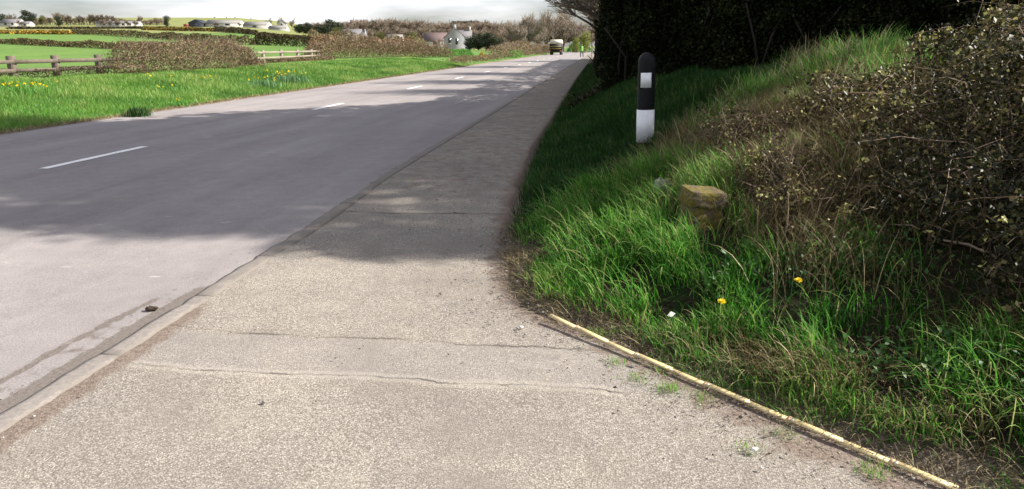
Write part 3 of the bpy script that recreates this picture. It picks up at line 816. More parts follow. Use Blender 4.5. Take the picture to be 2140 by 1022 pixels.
# ------------------------------------------------------------------ the tall dark hedge
def hedge_line(pts, step):
    pts = np.asarray(pts, float)
    seg = np.hypot(*np.diff(pts, axis=0).T)
    s = np.concatenate([[0], np.cumsum(seg)])
    t = np.arange(0, s[-1], step)
    return np.stack([np.interp(t, s, pts[:, 0]), np.interp(t, s, pts[:, 1])], -1), t / s[-1]
def make_hedge(name, label, pts, thick, hfun, leaf_n, big_n, face_h, leaf, trunks, inward, core=True, lk=1.0, cat='hedge', lm='hedge_leaf', bm='dark_bark'):
    """foliage hung on both faces and through the depth of a ragged wall; stems at the foot"""
    root = empty(name, (pts[0][0], pts[0][1], 0), label=label, cat=cat)
    off = -np.array([pts[0][0], pts[0][1], 0.0])
    pts = np.asarray(pts, float)
    seg = np.hypot(*np.diff(pts, axis=0).T); s = np.concatenate([[0], np.cumsum(seg)])
    def pos(t): return np.interp(t, s, pts[:, 0]), np.interp(t, s, pts[:, 1])
    def nrm(t):
        e = .4
        a = pos(t - e); b = pos(t + e)
        dx, dy = b[0] - a[0], b[1] - a[1]
        L = np.hypot(dx, dy) + 1e-9
        return -dy / L * inward, dx / L * inward       # points into the hedge
    def cloud(mbx, n, z0, zfun, depth, size, back=0.0):
        t = rng.uniform(0, s[-1], n)
        px, py = pos(t); nx, ny = nrm(t)
        lump = .45 * vnoise(t, rng.random(n) * 0 + 2, .9, 61)
        zz = rng.random(n)
        top = zfun(t)
        z = z0 + zz * (top - z0)
        lump = .75 * (vnoise(t, z, .5, 62) - .4) + .5 * (vnoise(t, z, 1.5, 63) - .5) + .25 * (vnoise(t, z, .2, 65) - .5)
        dep = np.abs(rng.normal(0, depth, n)) - lump * .6 * lk + back
        dep = dep + .5 * smooth(.75, 1.0, zz) * thick * rng.random(n)
        X = px + nx * dep; Y = py + ny * dep
        Z = z + np.maximum(bank_z(px, py), 0)
        leaves(mbx, np.stack([X, Y, Z], -1) + off, rng.uniform(.6, 1.3, n) * size, np.clip(rng.normal(.4, .25, n) + .5 * (vnoise(t, z, .5, 64) - .5), 0, 1), .6, .25)
    mbf = MB()
    cloud(mbf, leaf_n, .02, lambda t: np.minimum(hfun(t), face_h), .13, leaf)
    if big_n:
        cloud(mbf, big_n, face_h * .8, hfun, .35, leaf * 3.2)
        cloud(mbf, big_n // 2, .3, hfun, .3, leaf * 3.4, back=thick)
    mbf.build('foliage', M[lm], root)
    if core:
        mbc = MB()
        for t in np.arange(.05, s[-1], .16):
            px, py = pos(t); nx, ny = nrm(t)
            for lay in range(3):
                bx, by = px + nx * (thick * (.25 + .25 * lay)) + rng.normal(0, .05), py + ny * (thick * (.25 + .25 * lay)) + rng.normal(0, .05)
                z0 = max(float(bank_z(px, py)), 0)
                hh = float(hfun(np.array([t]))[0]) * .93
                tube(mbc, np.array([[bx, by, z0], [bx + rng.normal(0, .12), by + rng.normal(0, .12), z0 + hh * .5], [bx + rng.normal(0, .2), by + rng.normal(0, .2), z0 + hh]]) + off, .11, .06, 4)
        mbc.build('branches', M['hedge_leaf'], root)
    mbt = MB()
    for t in np.linspace(.2, s[-1] - .2, trunks):
        px, py = pos(t); nx, ny = nrm(t)
        dp = rng.uniform(-.02, .3)
        z0 = max(float(bank_z(px, py)), 0) - .05
        p0 = np.array([px + nx * dp, py + ny * dp, z0])
        for q in range(2):
            d1 = rng.normal(0, .16, 3); d1[2] = rng.uniform(.4, .7)
            p1 = p0 + d1; p2 = p1 + np.array([rng.normal(0, .2), rng.normal(0, .2), rng.uniform(.4, .8)])
            tube(mbt, np.array([p0, p1, p2]) + off, .03, .012, 5)
    mbt.build('stems', M[bm], root)['kind'] = 'stuff'
    return root
fp = [(.13, 16.2), (.28, 15.2), (.65, 14.4), (1.4, 13.7), (2.6, 13.0), (4.2, 11.7), (5.6, 10.8), (7.4, 10.4), (10.5, 10.2), (13.4, 10.2)]
def front_h(t):
    return np.interp(t, [0, 1.5, 4, 7, 9, 12, 15.5, 17], [9.5, 10.2, 11.2, 11.6, 11.2, 10.6, 9.6, 8.5]) * .93 + 2.0 * (vnoise(t, t * 0, 1.1, 71) - .5) + 1.2 * (vnoise(t, t * 0, .45, 72) - .5)
make_hedge('evergreen_hedge', 'tall black-green evergreen hedge behind the bollard at the top of the bank', fp, 1.6, front_h, 120000, 26000, 3.2, .062, 16, 1)
rp_ = [(-.75, 92), (-.55, 60), (-.3, 40), (-.15, 28), (.0, 20), (.12, 16.4), (.3, 15.3)]
def side_h(t):
    return np.interp(t, [0, 20, 45, 60, 70, 74.5, 77], [3.0, 2.8, 2.2, 1.9, 3.0, 8.0, 9.0]) + 1.3 * (vnoise(t, t * 0, 1.7, 73) - .5)
make_hedge('roadside_hedge', 'long dark hedge running away along the footway toward the person', rp_, 1.5, side_h, 60000, 7000, 4.2, .12, 30, 1, lk=.35)

def tall_tree(label, x0, y0, H_, zb, W_, n):
    root = empty('tall_tree', (x0, y0, float(bank_z(x0, y0)) - .1), label=label, cat='tree')
    mbt, mbw = MB(), MB()
    tube(mbt, [[0, 0, 0], [.1, .05, zb * .6], [-.05, .1, zb + 1], [.1, 0, H_ * .9]], .32, .08, 9)
    for k in range(18):
        a = rng.uniform(0, 6.28); z = rng.uniform(0, 1)
        r_ = W_ * .5 * (1.0 - .75 * z) * rng.uniform(.2, .9)
        c = np.array([math.cos(a) * r_, math.sin(a) * r_ + z * 2.0, zb + .8 + z * (H_ - zb - 1.2)])
        c[1] = max(c[1], -.9 + 2.0 * z)  # crown held back to set where its shadow edge falls
        tube(mbt, [[0, 0, max(zb * .7, c[2] - 2.2)], c * [.5, .5, 1] - [0, 0, .5], c], .07, .02, 5)
        m = n // 18
        dv = rand_dirs(m)
        p = c + dv * np.array([W_ * .24, W_ * .24, 1.3]) * (1.1 - .45 * z) * (rng.random((m, 1)) ** .45)
        leaves(mbw, p, rng.uniform(.1, .26, m), np.clip(rng.normal(.45, .25, m), 0, 1), .6, .2)
    mbt.build('trunk', M['bark'], root, True); mbw.build('crown', M['far_dark'], root)
rng = np.random.default_rng(41)
def shadow_tree(label, x0, y0):
    # an unseen crown laid out along the sun's rays to draw its shadow: every limb carries its own leaf clump, so the edge of its shade is ragged
    root = empty('tall_tree', (x0, y0, float(bank_z(x0, y0)) - .1), label=label, cat='tree')
    mbt, mbw = MB(), MB()
    tube(mbt, [[0, 0, 0], [.1, .1, 4], [-.1, .5, 9], [.1, 1.6, 14.5]], .34, .08, 9)
    cot, az_ = 1 / math.tan(SUN_EL), SUN_AZ
    clumps = []
    for X_, Y_, r_ in ((.3, 6.05, .85), (-.45, 5.75, .55), (-1.6, 6.5, .8), (-2.6, 6.3, .8), (-3.7, 6.55, .85), (-4.0, 6.1, .42), (-4.7, 7.6, .85), (-5.0, 6.45, .3), (-5.8, 8.4, .9), (-6.9, 9.2, .9), (-6.4, 7.5, .25), (-8.0, 10.0, .9), (-9.2, 11.0, .8), (-8.9, 9.3, .3)):
        clumps.append((X_, Y_, r_))
        if r_ > .6:
            clumps += [(X_ + rng.uniform(-.4, .4), Y_ + 1.35, .95), (X_ + rng.uniform(-.4, .4), Y_ + 2.7, 1.0)]
    for X_, Y_, r_ in clumps:
        xx = x0 + rng.uniform(-.7, .7)
        z = (xx - X_) / (cot * math.cos(az_))
        c = np.array([xx - x0, Y_ + z * cot * math.sin(az_) - y0, z])
        tube(mbt, [[0, .1 + c[1] * .1, max(z - 2.5, 3)], c * [.5, .5, 1] - [0, 0, .7], c], .07, .02, 5)
        m = int(2300 * r_ ** 2) + 60
        dv = rand_dirs(m)
        p = c + dv * np.array([r_ * 1.1, r_, r_ * .8]) * (rng.random((m, 1)) ** .42) * (.75 + .5 * vnoise(dv[:, 0] * 2 + X_, dv[:, 1] * 2 + dv[:, 2], .5, 77))[:, None]
        leaves(mbw, p, rng.uniform(.08, .2, m), np.clip(rng.normal(.45, .25, m), 0, 1), .6, .2)
    mbt.build('trunk', M['bark'], root, True); mbw.build('crown', M['far_dark'], root)
shadow_tree('unseen tall dark tree off to the right with a crown shaped to shade the mouth of the drive', 10.6, 9.6)
tall_tree('second tall dark tree off to the right nearer the end of the hedge', 12.4, 11.6, 18.5, 8.0, 5.0, 36000)
# ivy and twig litter trailing at the hedge corner
rt = empty('ivy_tangle', (-.3, 14.5, .5), label='tangle of dark ivy and fallen twigs trailing down the bank at the hedge corner', cat='ivy')
mbl, mbs = MB(), MB()
line = [P(1205, 208, .15), P(1240, 190, .3), P(1275, 178, .5), P(1300, 160, .75), P(1330, 150, .95)]
line = np.array([(p[0], p[1]) for p in line]); line[:, 1] = np.clip(line[:, 1], 11.5, 16.5)
t = rng.random(2200)
lx = np.interp(t, np.linspace(0, 1, len(line)), line[:, 0]) + rng.normal(0, .1, len(t)); ly = np.interp(t, np.linspace(0, 1, len(line)), line[:, 1]) + rng.normal(0, .25, len(t))
o3 = np.array([-.3, 14.5, .5])
pz = np.stack([lx, ly, np.maximum(bank_z(lx, ly), .02) + np.abs(rng.normal(0, .12, len(t)))], -1) - o3
leaves(mbl, pz, rng.uniform(.04, .1, len(t)), np.clip(rng.normal(.5, .3, len(t)), 0, 1), .7, .4)
slivers(mbs, pz[:500], pz[:500] + rand_dirs(500) * rng.uniform(.1, .4, (500, 1)), .007, rng.random(500) * .6)
mbl.build('leaves', M['hedge_leaf'], rt); mbs.build('twigs', M['twig'], rt)['kind'] = 'stuff'

# ------------------------------------------------------------------ brambles
def bramble(label, blobs, nleaf, ncane, leafsize=(.022, .05), nthin=500, lm='bramble_leaf', vm=.5):
    c0 = np.array(blobs[0][0], float); c0[2] = float(bank_z(c0[0], c0[1]))
    root = empty('bramble_bush', tuple(c0), label=label, cat='bramble')
    mbl, mbs = MB(), MB()
    tot = sum(b[1][0] * b[1][1] for b in blobs)
    for (c, r) in blobs:
        c = np.array(c, float); r = np.array(r, float)
        n = int(nleaf * r[0] * r[1] / tot)
        dv = rand_dirs(n); dv[:, 2] = np.where(dv[:, 2] < -.35, -dv[:, 2], dv[:, 2])
        lump = .78 + .42 * vnoise(dv[:, 0] * 3 + dv[:, 2] * 2 + c[0], dv[:, 1] * 3 + dv[:, 2] * 3, .5, 81)
        rad_ = lump * (1 - np.abs(rng.normal(0, .16, n)))
        p = c + dv * r * rad_[:, None]
        keep = p[:, 2] > bank_z(p[:, 0], p[:, 1]) + .03
        keep &= (vnoise(p[:, 0] * 1.3 + p[:, 2], p[:, 1] + p[:, 2] * 1.7, .22, 82) > .3) | (p[:, 2] > c[2] + r[2] * .35)
        # the lower front hangs open: few leaves low down
        low = (p[:, 2] - bank_z(p[:, 0], p[:, 1])) / (r[2] * 1.2)
        keep &= rng.random(n) < np.clip(.06 + low * 1.25, 0, 1)
        p = p[keep]; n = len(p)
        leaves(mbl, p - c0, rng.uniform(*leafsize, n), np.clip(rng.normal(vm, .28, n), 0, 1), .65, .5)
        nc = int(ncane * r[0] * r[1] / tot)
        for k in range(nc):
            a = rng.uniform(0, 2 * math.pi)
            b0 = c + np.array([math.cos(a), math.sin(a), 0]) * r * rng.uniform(.1, .85)
            b0[2] = float(bank_z(b0[0], b0[1]))
            a2 = rng.uniform(0, 2 * math.pi)
            e = c + np.array([math.cos(a2), math.sin(a2), 0]) * r * rng.uniform(.5, 1.1); e[2] = c[2] + r[2] * rng.uniform(-.3, 1.0)
            top = (b0 + e) / 2; top[2] = max(b0[2], e[2]) + rng.uniform(.0, .35)
            tt = np.linspace(0, 1, 7)[:, None]
            pts = (1 - tt) ** 2 * b0 + 2 * tt * (1 - tt) * top + tt ** 2 * e + rng.normal(0, .015, (7, 3))
            m_ = rng.integers(7, 15)
            tp = rng.uniform(.25, 1, m_)[:, None]
            lp_ = (1 - tp) ** 2 * b0 + 2 * tp * (1 - tp) * top + tp ** 2 * e
            lp_ = np.repeat(lp_, 4, 0) + rng.normal(0, .022, (m_ * 4, 3))
            leaves(mbl, lp_ - c0, rng.uniform(.5, 1.1, len(lp_)) * leafsize[1], np.clip(rng.normal(vm + .12, .25, len(lp_)) + .2 * rng.normal(), 0, 1), .68, .5, .3)
            tube(mbs, pts - c0, rng.uniform(.003, .0085), .0015, 4, var=np.clip(rng.normal(.5, .3), 0, 1))
        m = int(nthin * r[0] * r[1] / tot)
        dv = rand_dirs(m); dv[:, 2] = np.abs(dv[:, 2])
        p = c + dv * r * rng.uniform(.55, 1.05, (m, 1))
        slivers(mbs, p - c0, p - c0 + rand_dirs(m) * rng.uniform(.08, .35, (m, 1)), rng.uniform(.001, .0025, m), np.clip(rng.normal(.55, .3, m), 0, 1))
    mbl.build('leaves', M[lm], root); mbs.build('stems', M['twig'], root)['kind'] = 'stuff'
    return root
bramble('big brown and yellow-leaved bramble mound at the right end of the bank', [((3.3, 5.0, .95), (1.2, 1.3, .85)), ((3.5, 6.4, 1.1), (1.1, .9, .75)), ((3.3, 3.9, .75), (.9, .8, .8))], 46000, 380, (.018, .044), 1500, vm=.43)
bramble('brown bramble with bare stems beside the pale grass crest', [((2.2, 6.2, .85), (.75, .8, .5)), ((2.1, 5.3, .72), (.6, .6, .5))], 18000, 190, (.016, .038), 1200, vm=.5)
bramble('thin straw-coloured bramble edge between the bollard and the big mound', BUSHES[7:], 2200, 95, (.012, .03), 1300, 'bramble_leaf', .55)
bramble('dark tangled bramble hollow with few leaves above the ruler', [((2.05, 4.45, .5), (.62, .6, .5)), ((2.55, 3.65, .42), (.75, .6, .55))], 12000, 120, (.016, .04), 500, 'bramble_leaf', .25)  # leaf colours set darker than the other brambles, standing in for shade
# long bare whitish canes standing in the hollow
rt = empty('dead_canes', (2.45, 4.1, .6), label='leafless whitish bramble canes standing in the dark hollow', cat='dead canes')
mbs = MB()
for (pts, r) in (([(2030, 590), (2015, 510), (1960, 440), (1950, 385)], .006), ([(2030, 560), (2000, 480), (1975, 395)], .005), ([(1980, 545), (1965, 470), (1945, 400)], .004),
                 ([(1800, 600), (1880, 590), (1960, 545), (2030, 510)], .006), ([(2025, 620), (2035, 560), (2040, 480), (2050, 350)], .004), ([(1870, 560), (1840, 490), (1800, 462)], .005),
                 ([(2110, 600), (2090, 520), (2080, 450)], .004), ([(1700, 450), (1690, 400), (1675, 360)], .004), ([(1900, 600), (1850, 560), (1790, 540)], .004)):
    dz = rng.uniform(4.35, 4.6)
    pp = np.array([at(a, b_, dz + rng.uniform(-.06, .06)) for a, b_ in pts]) - [2.45, 4.1, .6]
    t0 = np.linspace(0, 1, len(pp)); t1 = np.linspace(0, 1, 9)
    pp = np.stack([np.interp(t1, t0, pp[:, k]) for k in range(3)], -1) + rng.normal(0, .006, (9, 3))
    tube(mbs, pp, r, r * .45, 5, var=rng.uniform(.75, 1)); mbs.build('stem', M['twig'], rt); mbs = MB()

# ------------------------------------------------------------------ bollard
def mk_plastic():
    b = NB('black_plastic')
    n = b.noise(25, 4)
    return b.princ(b.ramp(n, [(.3, (.004, .004, .005)), (.75, (.012, .012, .013))]), .5, None, .15)
def mk_white():
    b = NB('white_band')
    n = b.noise(9, 5, .7)
    sep = b.nd("ShaderNodeSeparateXYZ", {'Vector': b.coord()})
    base = b.ramp(n, [(.25, (.58, .585, .61)), (.6, (.75, .755, .78))])
    spl = b.math('SUBTRACT', b.math('ADD', b.math('MULTIPLY', b.noise(45, 5, .7), 1.1), -.28), b.math('MULTIPLY', sep.outputs['Z'], 2.2))
    base = b.mix(b.ramp(spl, [(.15, 0), (.35, .75)]), base, (.16, .14, .10))
    return b.princ(base, .5, None, .4)
M['plastic'] = mk_plastic(); M['band'] = mk_white()
bx, by = .5, 8.0
bp = at(1347.5, 299, 7.9)
bz = bp[2]
bol = empty('bollard', (bp[0], bp[1], bz), label='black and white domed bollard standing on the grass bank', cat='bollard')
bol.rotation_euler = (0, rad(-1.3), 0)
R0 = .092
mb = MB()
lathe(mb, [(.001, -.08), (R0, -.08), (R0, .0), (R0, .75), (R0 * .99, .85)] + [(R0 * .99 * math.cos(a), .872 + .093 * math.sin(a)) for a in np.linspace(0, math.pi / 2 - .02, 12)], 40)
mb.build('post', M['plastic'], bol, True)
mb = MB()
lathe(mb, [(R0 + .0002, .015), (R0 + .004, .015), (R0 + .004, .365), (R0 + .0002, .365)], 40)
mb.build('white_sleeve', M['band'], bol, True)
mb = MB()
face = math.atan2(-bp[1], -bp[0]) - .05
aa = np.linspace(face - .62, face + .62, 12)
V = np.array([[(R0 + q) * math.cos(a), (R0 + q) * math.sin(a), z] for q in (.001, .0045) for z in (.6, .755) for a in aa])
n = 12
Qr = [[2 * n + a, 2 * n + a + 1, 3 * n + a + 1, 3 * n + a] for a in range(n - 1)] + [[a, a + 1, 2 * n + a + 1, 2 * n + a] for a in range(n - 1)] + [[n + a, 3 * n + a, 3 * n + a + 1, n + a + 1] for a in range(n - 1)]
Qr += [[0, 2 * n, 3 * n, n], [n - 1, 2 * n - 1, 4 * n - 1, 3 * n - 1]]
mb.add(V, Q=Qr)
mb.build('reflector', M['band'], bol)

# dry stalks leaning at its foot
# ------------------------------------------------------------------ stones
def mk_lichen():
    b = NB('lichen_stone')
    n = b.noise(14, 5, .7); n2 = b.noise(45, 4, .7)
    base = b.ramp(n2, [(.3, (.045, .036, .026)), (.7, (.14, .112, .085))])
    g = b.ramp(n2, [(.3, (.07, .06, .014)), (.7, (.18, .145, .035))])
    return b.princ(b.mix(b.ramp(n, [(.42, 0), (.56, .9)]), base, g), .95, b.bump(n2, .7, .01), .15)
M['lichen'] = mk_lichen()
def rock(mb, c, s, rz=0, rough=.12, sub=7, sq=4.0):
    u = np.linspace(-1, 1, sub)
    faces, V = [], []
    for ax in range(3):
        for sg in (-1, 1):
            A, B = np.meshgrid(u, u)
            p = np.zeros((sub * sub, 3)); p[:, ax] = sg; p[:, (ax + 1) % 3] = A.ravel(); p[:, (ax + 2) % 3] = B.ravel()
            b0 = sum(len(v) for v in V)
            ii = np.arange(sub - 1)[:, None] * sub + np.arange(sub - 1)[None]
            q = np.stack([ii, ii + 1, ii + 1 + sub, ii + sub], -1).reshape(-1, 4) + b0
            faces.append(q if sg > 0 else q[:, ::-1]); V.append(p)
    V = np.concatenate(V)
    V = V / (np.sum(np.abs(V) ** sq, 1, keepdims=True) ** (1 / sq))
    nn = vnoise(V[:, 0] * 2 + V[:, 2] * 1.3 + c[0] * 7, V[:, 1] * 2 + V[:, 2] * 1.7 + c[1] * 5, .8, 91) - .5
    V = V * (1 + rough * nn * 2)[:, None] * np.array(s) / 2
    ca, sa = math.cos(rz), math.sin(rz)
    V = V @ np.array([[ca, sa, 0], [-sa, ca, 0], [0, 0, 1]]) + np.array(c)
    mb.add(V, Q=np.concatenate(faces))
sp = STONE
st = empty('boundary_stone', (sp[0], sp[1], float(bank_z(sp[0], sp[1])) - .005), label='squared yellow-lichened boundary stone with a split cap in the long grass', cat='stone')
mb = MB(); rock(mb, (0.025, 0, .05), (.25, .185, .27), .35, .05, 9, 8); mb.build('shaft', M['lichen'], st, True)
mb = MB(); rock(mb, (0, 0, .205), (.268, .2, .115), .35, .05, 9, 10); cp = mb.build('cap', M['lichen'], st, True); cp.rotation_euler = (rad(3), rad(7), 0)
sp2 = STONE2
mb = MB(); rock(mb, (0, 0, .03), (.13, .12, .13), .2, .25, 8, 2.6)
tag(mb.build('stone', M['stone'], None, True, (sp2[0], sp2[1], float(bank_z(sp2[0], sp2[1])) + .03)), 'small rounded grey stone half hidden in grass below the bollard', 'stone')
cl = P(318, 650)
mb = MB(); rock(mb, (0, 0, .012), (.065, .04, .03), .3, .4, 8, 2.2)
tag(mb.build('mud_clod', M['soil'], None, True, (cl[0], cl[1], .004)), 'dark clod of mud lying in the gutter beside the kerb', 'mud clod')
M['palestone'] = plain('pale_stone', (.62, .6, .56), .8, .1, 20)
for px, py, s, lb in ((1090, 685, .018, 'small pale pebble on the tarmac left of the ruler end'), (1577, 942, .022, 'white pebble on the drive below the middle of the ruler')):
    p = P(px, py, .02)
    mb = MB(); rock(mb, (0, 0, s * .4), (s * 1.3, s, s * .9), .5, .3, 6, 2.2)
    tag(mb.build('pebble', M['palestone'], None, True, (p[0], p[1], .017)), lb, 'pebble', 'pale pebbles on the tarmac')
lp = at(1398, 712, 3.72)
mb = MB()
mb.add([[-.02, 0, 0], [0, -.012, .004], [.024, .002, .006], [.004, .014, .008], [.0, .0, .01]], T=[[0, 1, 4], [1, 2, 4], [2, 3, 4], [3, 0, 4]])
pl = tag(mb.build('fallen_leaf', M['palestone'], None, False, (lp[0], lp[1], max(lp[2], float(bank_z(lp[0], lp[1])) + .06))), 'pale curled leaf lying on the grass above the ruler', 'leaf')
pl.rotation_euler = (rad(50), 0, .5); pl.scale = (1.2, 1.2, 1.2)
# dandelions
for px, py, dz, lb in ((1503, 611, 4.25, 'yellow dandelion in lush grass below the boundary stone'), (1659, 568, 4.45, 'larger yellow dandelion at the left foot of the brambles')):
    r_ = ray(px, py); r_ = r_ / (r_ @ Hd); ds = np.linspace(2.5, 8, 900); pq = Cv + ds[:, None] * r_
    p = pq[np.argmax(pq[:, 2] <= bank_z(pq[:, 0], pq[:, 1]) + .30)]
    dn = empty('dandelion', (p[0], p[1], float(bank_z(p[0], p[1]))), label=lb, cat='flower', group='dandelions on the right bank')
    hz = max(p[2] - float(bank_z(p[0], p[1])), .08)
    mbf, mbs = MB(), MB()
    tube(mbs, [[.01, .01, 0], [.0, .005, hz * .5], [0, 0, hz]], .002, .0018, 5)
    k = 46; a = rng.uniform(0, 6.28, k); rr_ = rng.uniform(.3, 1, k) * .023
    for i_ in range(k):
        u = np.array([math.cos(a[i_]), math.sin(a[i_]), 0]); v = np.array([-u[1], u[0], 0])
        zt = hz + .006 * (1 - (rr_[i_] / .02) ** 2) + .003
        mbf.add([[0, 0, hz] - v * .002, [0, 0, hz] + v * .002, u * rr_[i_] + v * .0022 + [0, 0, zt], u * rr_[i_] - v * .0022 + [0, 0, zt]], Q=[[0, 1, 2, 3]], var=rng.random())
    mbs.build('stem', M['low_leaf'], dn); fl = mbf.build('flower', M['yellow'], dn)
    fl.rotation_euler = (rad(18), 0, 0)

# ------------------------------------------------------------------ folding ruler
def mk_rule():
    b = NB('boxwood_rule')
    c = b.coord(); sep = b.nd("ShaderNodeSeparateXYZ", {'Vector': c}); x, y = sep.outputs['X'], sep.outputs['Y']
    n = b.noise(30, 4, .6, b.nd("ShaderNodeMapping", {'Vector': c, 'Scale': (1, 12, 12)}).outputs[0])
    base = b.ramp(n, [(.3, (.52, .40, .19)), (.7, (.62, .50, .27))])
    fx = b.math('FRACT', b.math('DIVIDE', x, .01))
    tick = b.math('MULTIPLY', b.math('LESS_THAN', fx, .2), b.math('GREATER_THAN', b.math('ABSOLUTE', y), .009))
    fx2 = b.math('FRACT', b.math('DIVIDE', x, .05))
    tick2 = b.math('MULTIPLY', b.math('LESS_THAN', fx2, .06), b.math('GREATER_THAN', b.math('ABSOLUTE', y), .002))
    base = b.mix(b.math('MULTIPLY', b.math('MAXIMUM', tick, tick2), .55), base, (.08, .06, .045))
    return b.princ(base, .45, None, .4)
M['rule'] = mk_rule()
M['red'] = plain('red_mark', (.60, .36, .2), .5, .1, 20)
M['brass'] = plain('steel_hinge', (.5, .46, .4), .35, .2, 60)
rv = RULE1 - RULE0; rl = float(np.hypot(*rv)); ra = math.atan2(rv[1], rv[0])
rul = empty('folding_ruler', (RULE0[0], RULE0[1], 0), ra, label='opened yellow wooden folding ruler lying along the grass edge', cat='ruler')
segn = 10; sl = rl / segn
def rule_z(t): return float(np.interp(t, [0, .5, 1.2, 2.1], [.060, .034, .026, .022]))
for k in range(segn):
    mb = MB(); L = sl + .022
    box(mb, (0, 0, 0), (L, .027, .006))
    o = mb.build('segment', M['rule'], rul)
    t0, t1 = k * sl, (k + 1) * sl
    kink = math.radians(rng.uniform(-.5, .5))
    o.location = ((t0 + t1) / 2, .0, (rule_z(t0) + rule_z(t1)) / 2 + (0.0045 if k % 2 else 0))
    o.rotation_euler = (rad(14), -math.atan2(rule_z(t1) - rule_z(t0), sl), kink)
    mb = MB(); box(mb, (-L / 2 + .009 if k else L / 2 - .007, 0, .0034), (.010, .0264, .0009)); mb.build('red_band', M['red'], o)
    if k:
        mb = MB(); lathe(mb, [(.0001, 0), (.008, 0), (.008, .0014), (.0001, .002)], 14); h_ = mb.build('hinge', M['brass'], o); h_.location = (-L / 2 + .022, 0, .0031)

# ------------------------------------------------------------------ fences on the left
def fence(label, posts, rails, ph, pw, wood='wood', thick=.05):
    c0 = np.array([posts[0][0], posts[0][1], posts[0][2]])
    root = empty('wooden_fence', tuple(c0), label=label, cat='fence')
    for p in posts:
        mb = MB()
        box(mb, np.array(p) - c0 + [0, 0, ph / 2 - .1], (pw, pw * .8, ph + .2), rng.uniform(-.1, .1), jit=.006)
        mb.build('post', M[wood], root)
    for a, b_ in zip(posts[:-1], posts[1:]):
        for zr_, hr in rails:
            A_, B_ = np.array(a) - c0 + [0, 0, zr_], np.array(b_) - c0 + [0, 0, zr_]
            dx = B_ - A_; L = np.linalg.norm(dx); rz = math.atan2(dx[1], dx[0])
            mb = MB()
            nrm_ = np.array([dx[1], -dx[0], 0]) / L * (pw * .4 + thick * .5 + .003)
            V = []
            for e in (A_, B_):
                for zz in (-hr / 2, hr / 2):
                    for s_ in (-.5, .5):
                        V.append(e - nrm_ * -1 + nrm_ / np.linalg.norm(nrm_) * thick * s_ + [0, 0, zz + rng.uniform(-.008, .008)])
            mb.add(V, Q=[[0, 1, 3, 2], [4, 6, 7, 5], [0, 4, 5, 1], [2, 3, 7, 6], [0, 2, 6, 4], [1, 5, 7, 3]])
            mb.build('rail', M[wood], root)
    return root
posts = []
for px, py in ((-60, 168), (30, 164), (121, 160), (210, 155), (300, 151)):
    p = P(px, py, .5); posts.append((p[0], p[1], float(verge_z(p[0], p[1])) if p[0] > -18.4 else .5))

fence('weathered two-rail wooden fence at the left edge of the green verge', posts, ((.55, .13), (.26, .12)), .74, .22)
posts = []
for px, d_ in ((525, 44), (551, 45.5), (589, 49), (623, 53), (652, 57), (672, 60)):
    p = at(px, 130, d_); posts.append((p[0], p[1], .52))
fence('pale two-rail fence bleached by sun between the two brown hedgerows', posts, ((.66, .13), (.34, .12)), .82, .17, 'wood_pale')

# ------------------------------------------------------------------ hedgerows, bushes
def bushrow(name, label, pts, height, depth, n, size, mat, cat='hedge', group=None, twigs=0, tw=.01, vm=.5, base=None, hn=.5, ns=2.0):
    """ragged row of twiggy growth along pts (world x, y); stands on the terrain"""
    pts = np.asarray(pts, float)
    seg = np.hypot(*np.diff(pts, axis=0).T); s = np.concatenate([[0], np.cumsum(seg)])
    c0 = np.array([pts[0][0], pts[0][1], 0.0])
    bz_ = base if base is not None else (lambda x, y: np.maximum(ter_z(x, y), np.where(x > -19, verge_z(x, y), -9)))
    c0[2] = float(bz_(c0[0], c0[1]))
    root = empty(name, tuple(c0), label=label, cat=cat, group=group)
    def pos(n_):
        t = rng.uniform(0, s[-1], n_)
        x = np.interp(t, s, pts[:, 0]); y = np.interp(t, s, pts[:, 1])
        hh = height * (1 - hn / 2 + hn * vnoise(t, t * 0, ns, int(abs(c0[0] * 3)) % 50) + .25 * (vnoise(t, t * 0, ns / 4, 8) - .5))
        endt = np.minimum(smooth(0, height * .6, t), smooth(0, height * .6, s[-1] - t)) * .7 + .3
        hh = hh * endt
        zz = rng.random(n_) ** .75
        dep = rng.normal(0, depth * .4, n_) * np.sqrt(np.clip(1.05 - zz ** 2, .05, 1))
        dxy = np.array([pts[-1] - pts[0]])[0]; nx, ny = -dxy[1] / (np.hypot(*dxy) + 1e-9), dxy[0] / (np.hypot(*dxy) + 1e-9)
        X, Y = x + nx * dep, y + ny * dep
        return np.stack([X, Y, bz_(x, y) + zz * hh], -1)
    p = pos(n)
    mbl = MB(); leaves(mbl, p - c0, rng.uniform(.6, 1.4, n) * size, np.clip(rng.normal(vm, .24, n), 0, 1), .5, .2)
    mbl.build('foliage', M[mat], root)
    if twigs:
        p = pos(twigs); mbt = MB()
        dv = rand_dirs(twigs); dv[:, 2] = np.abs(dv[:, 2]) * 1.4
        slivers(mbt, p - c0, p - c0 + dv * rng.uniform(.2, .6, (twigs, 1)) * min(1.0, height * .6), tw, np.clip(rng.normal(.5, .3, twigs), 0, 1))
        mbt.build('twigs', M['twig'], root)['kind'] = 'stuff'
    return root
def xy(px, d): p = at(px, 100, d); return (p[0], p[1])
bushrow('hedgerow', 'brown leafless hedgerow beside the near wooden fence', [xy(222, 26.5), xy(300, 28), xy(400, 31), xy(530, 36)], 1.12, 1.0, 15000, .075, 'hedgerow', twigs=4500, tw=.006, hn=.3, ns=1.2, group=None)
bushrow('hedgerow', 'long reddish brown bramble hedgerow between the pale fence and the grey house', [xy(640, 58), xy(720, 62), xy(800, 66), xy(935, 73)], 1.35, 1.6, 14000, .12, 'hedgerow', twigs=3500, tw=.012, hn=.5)
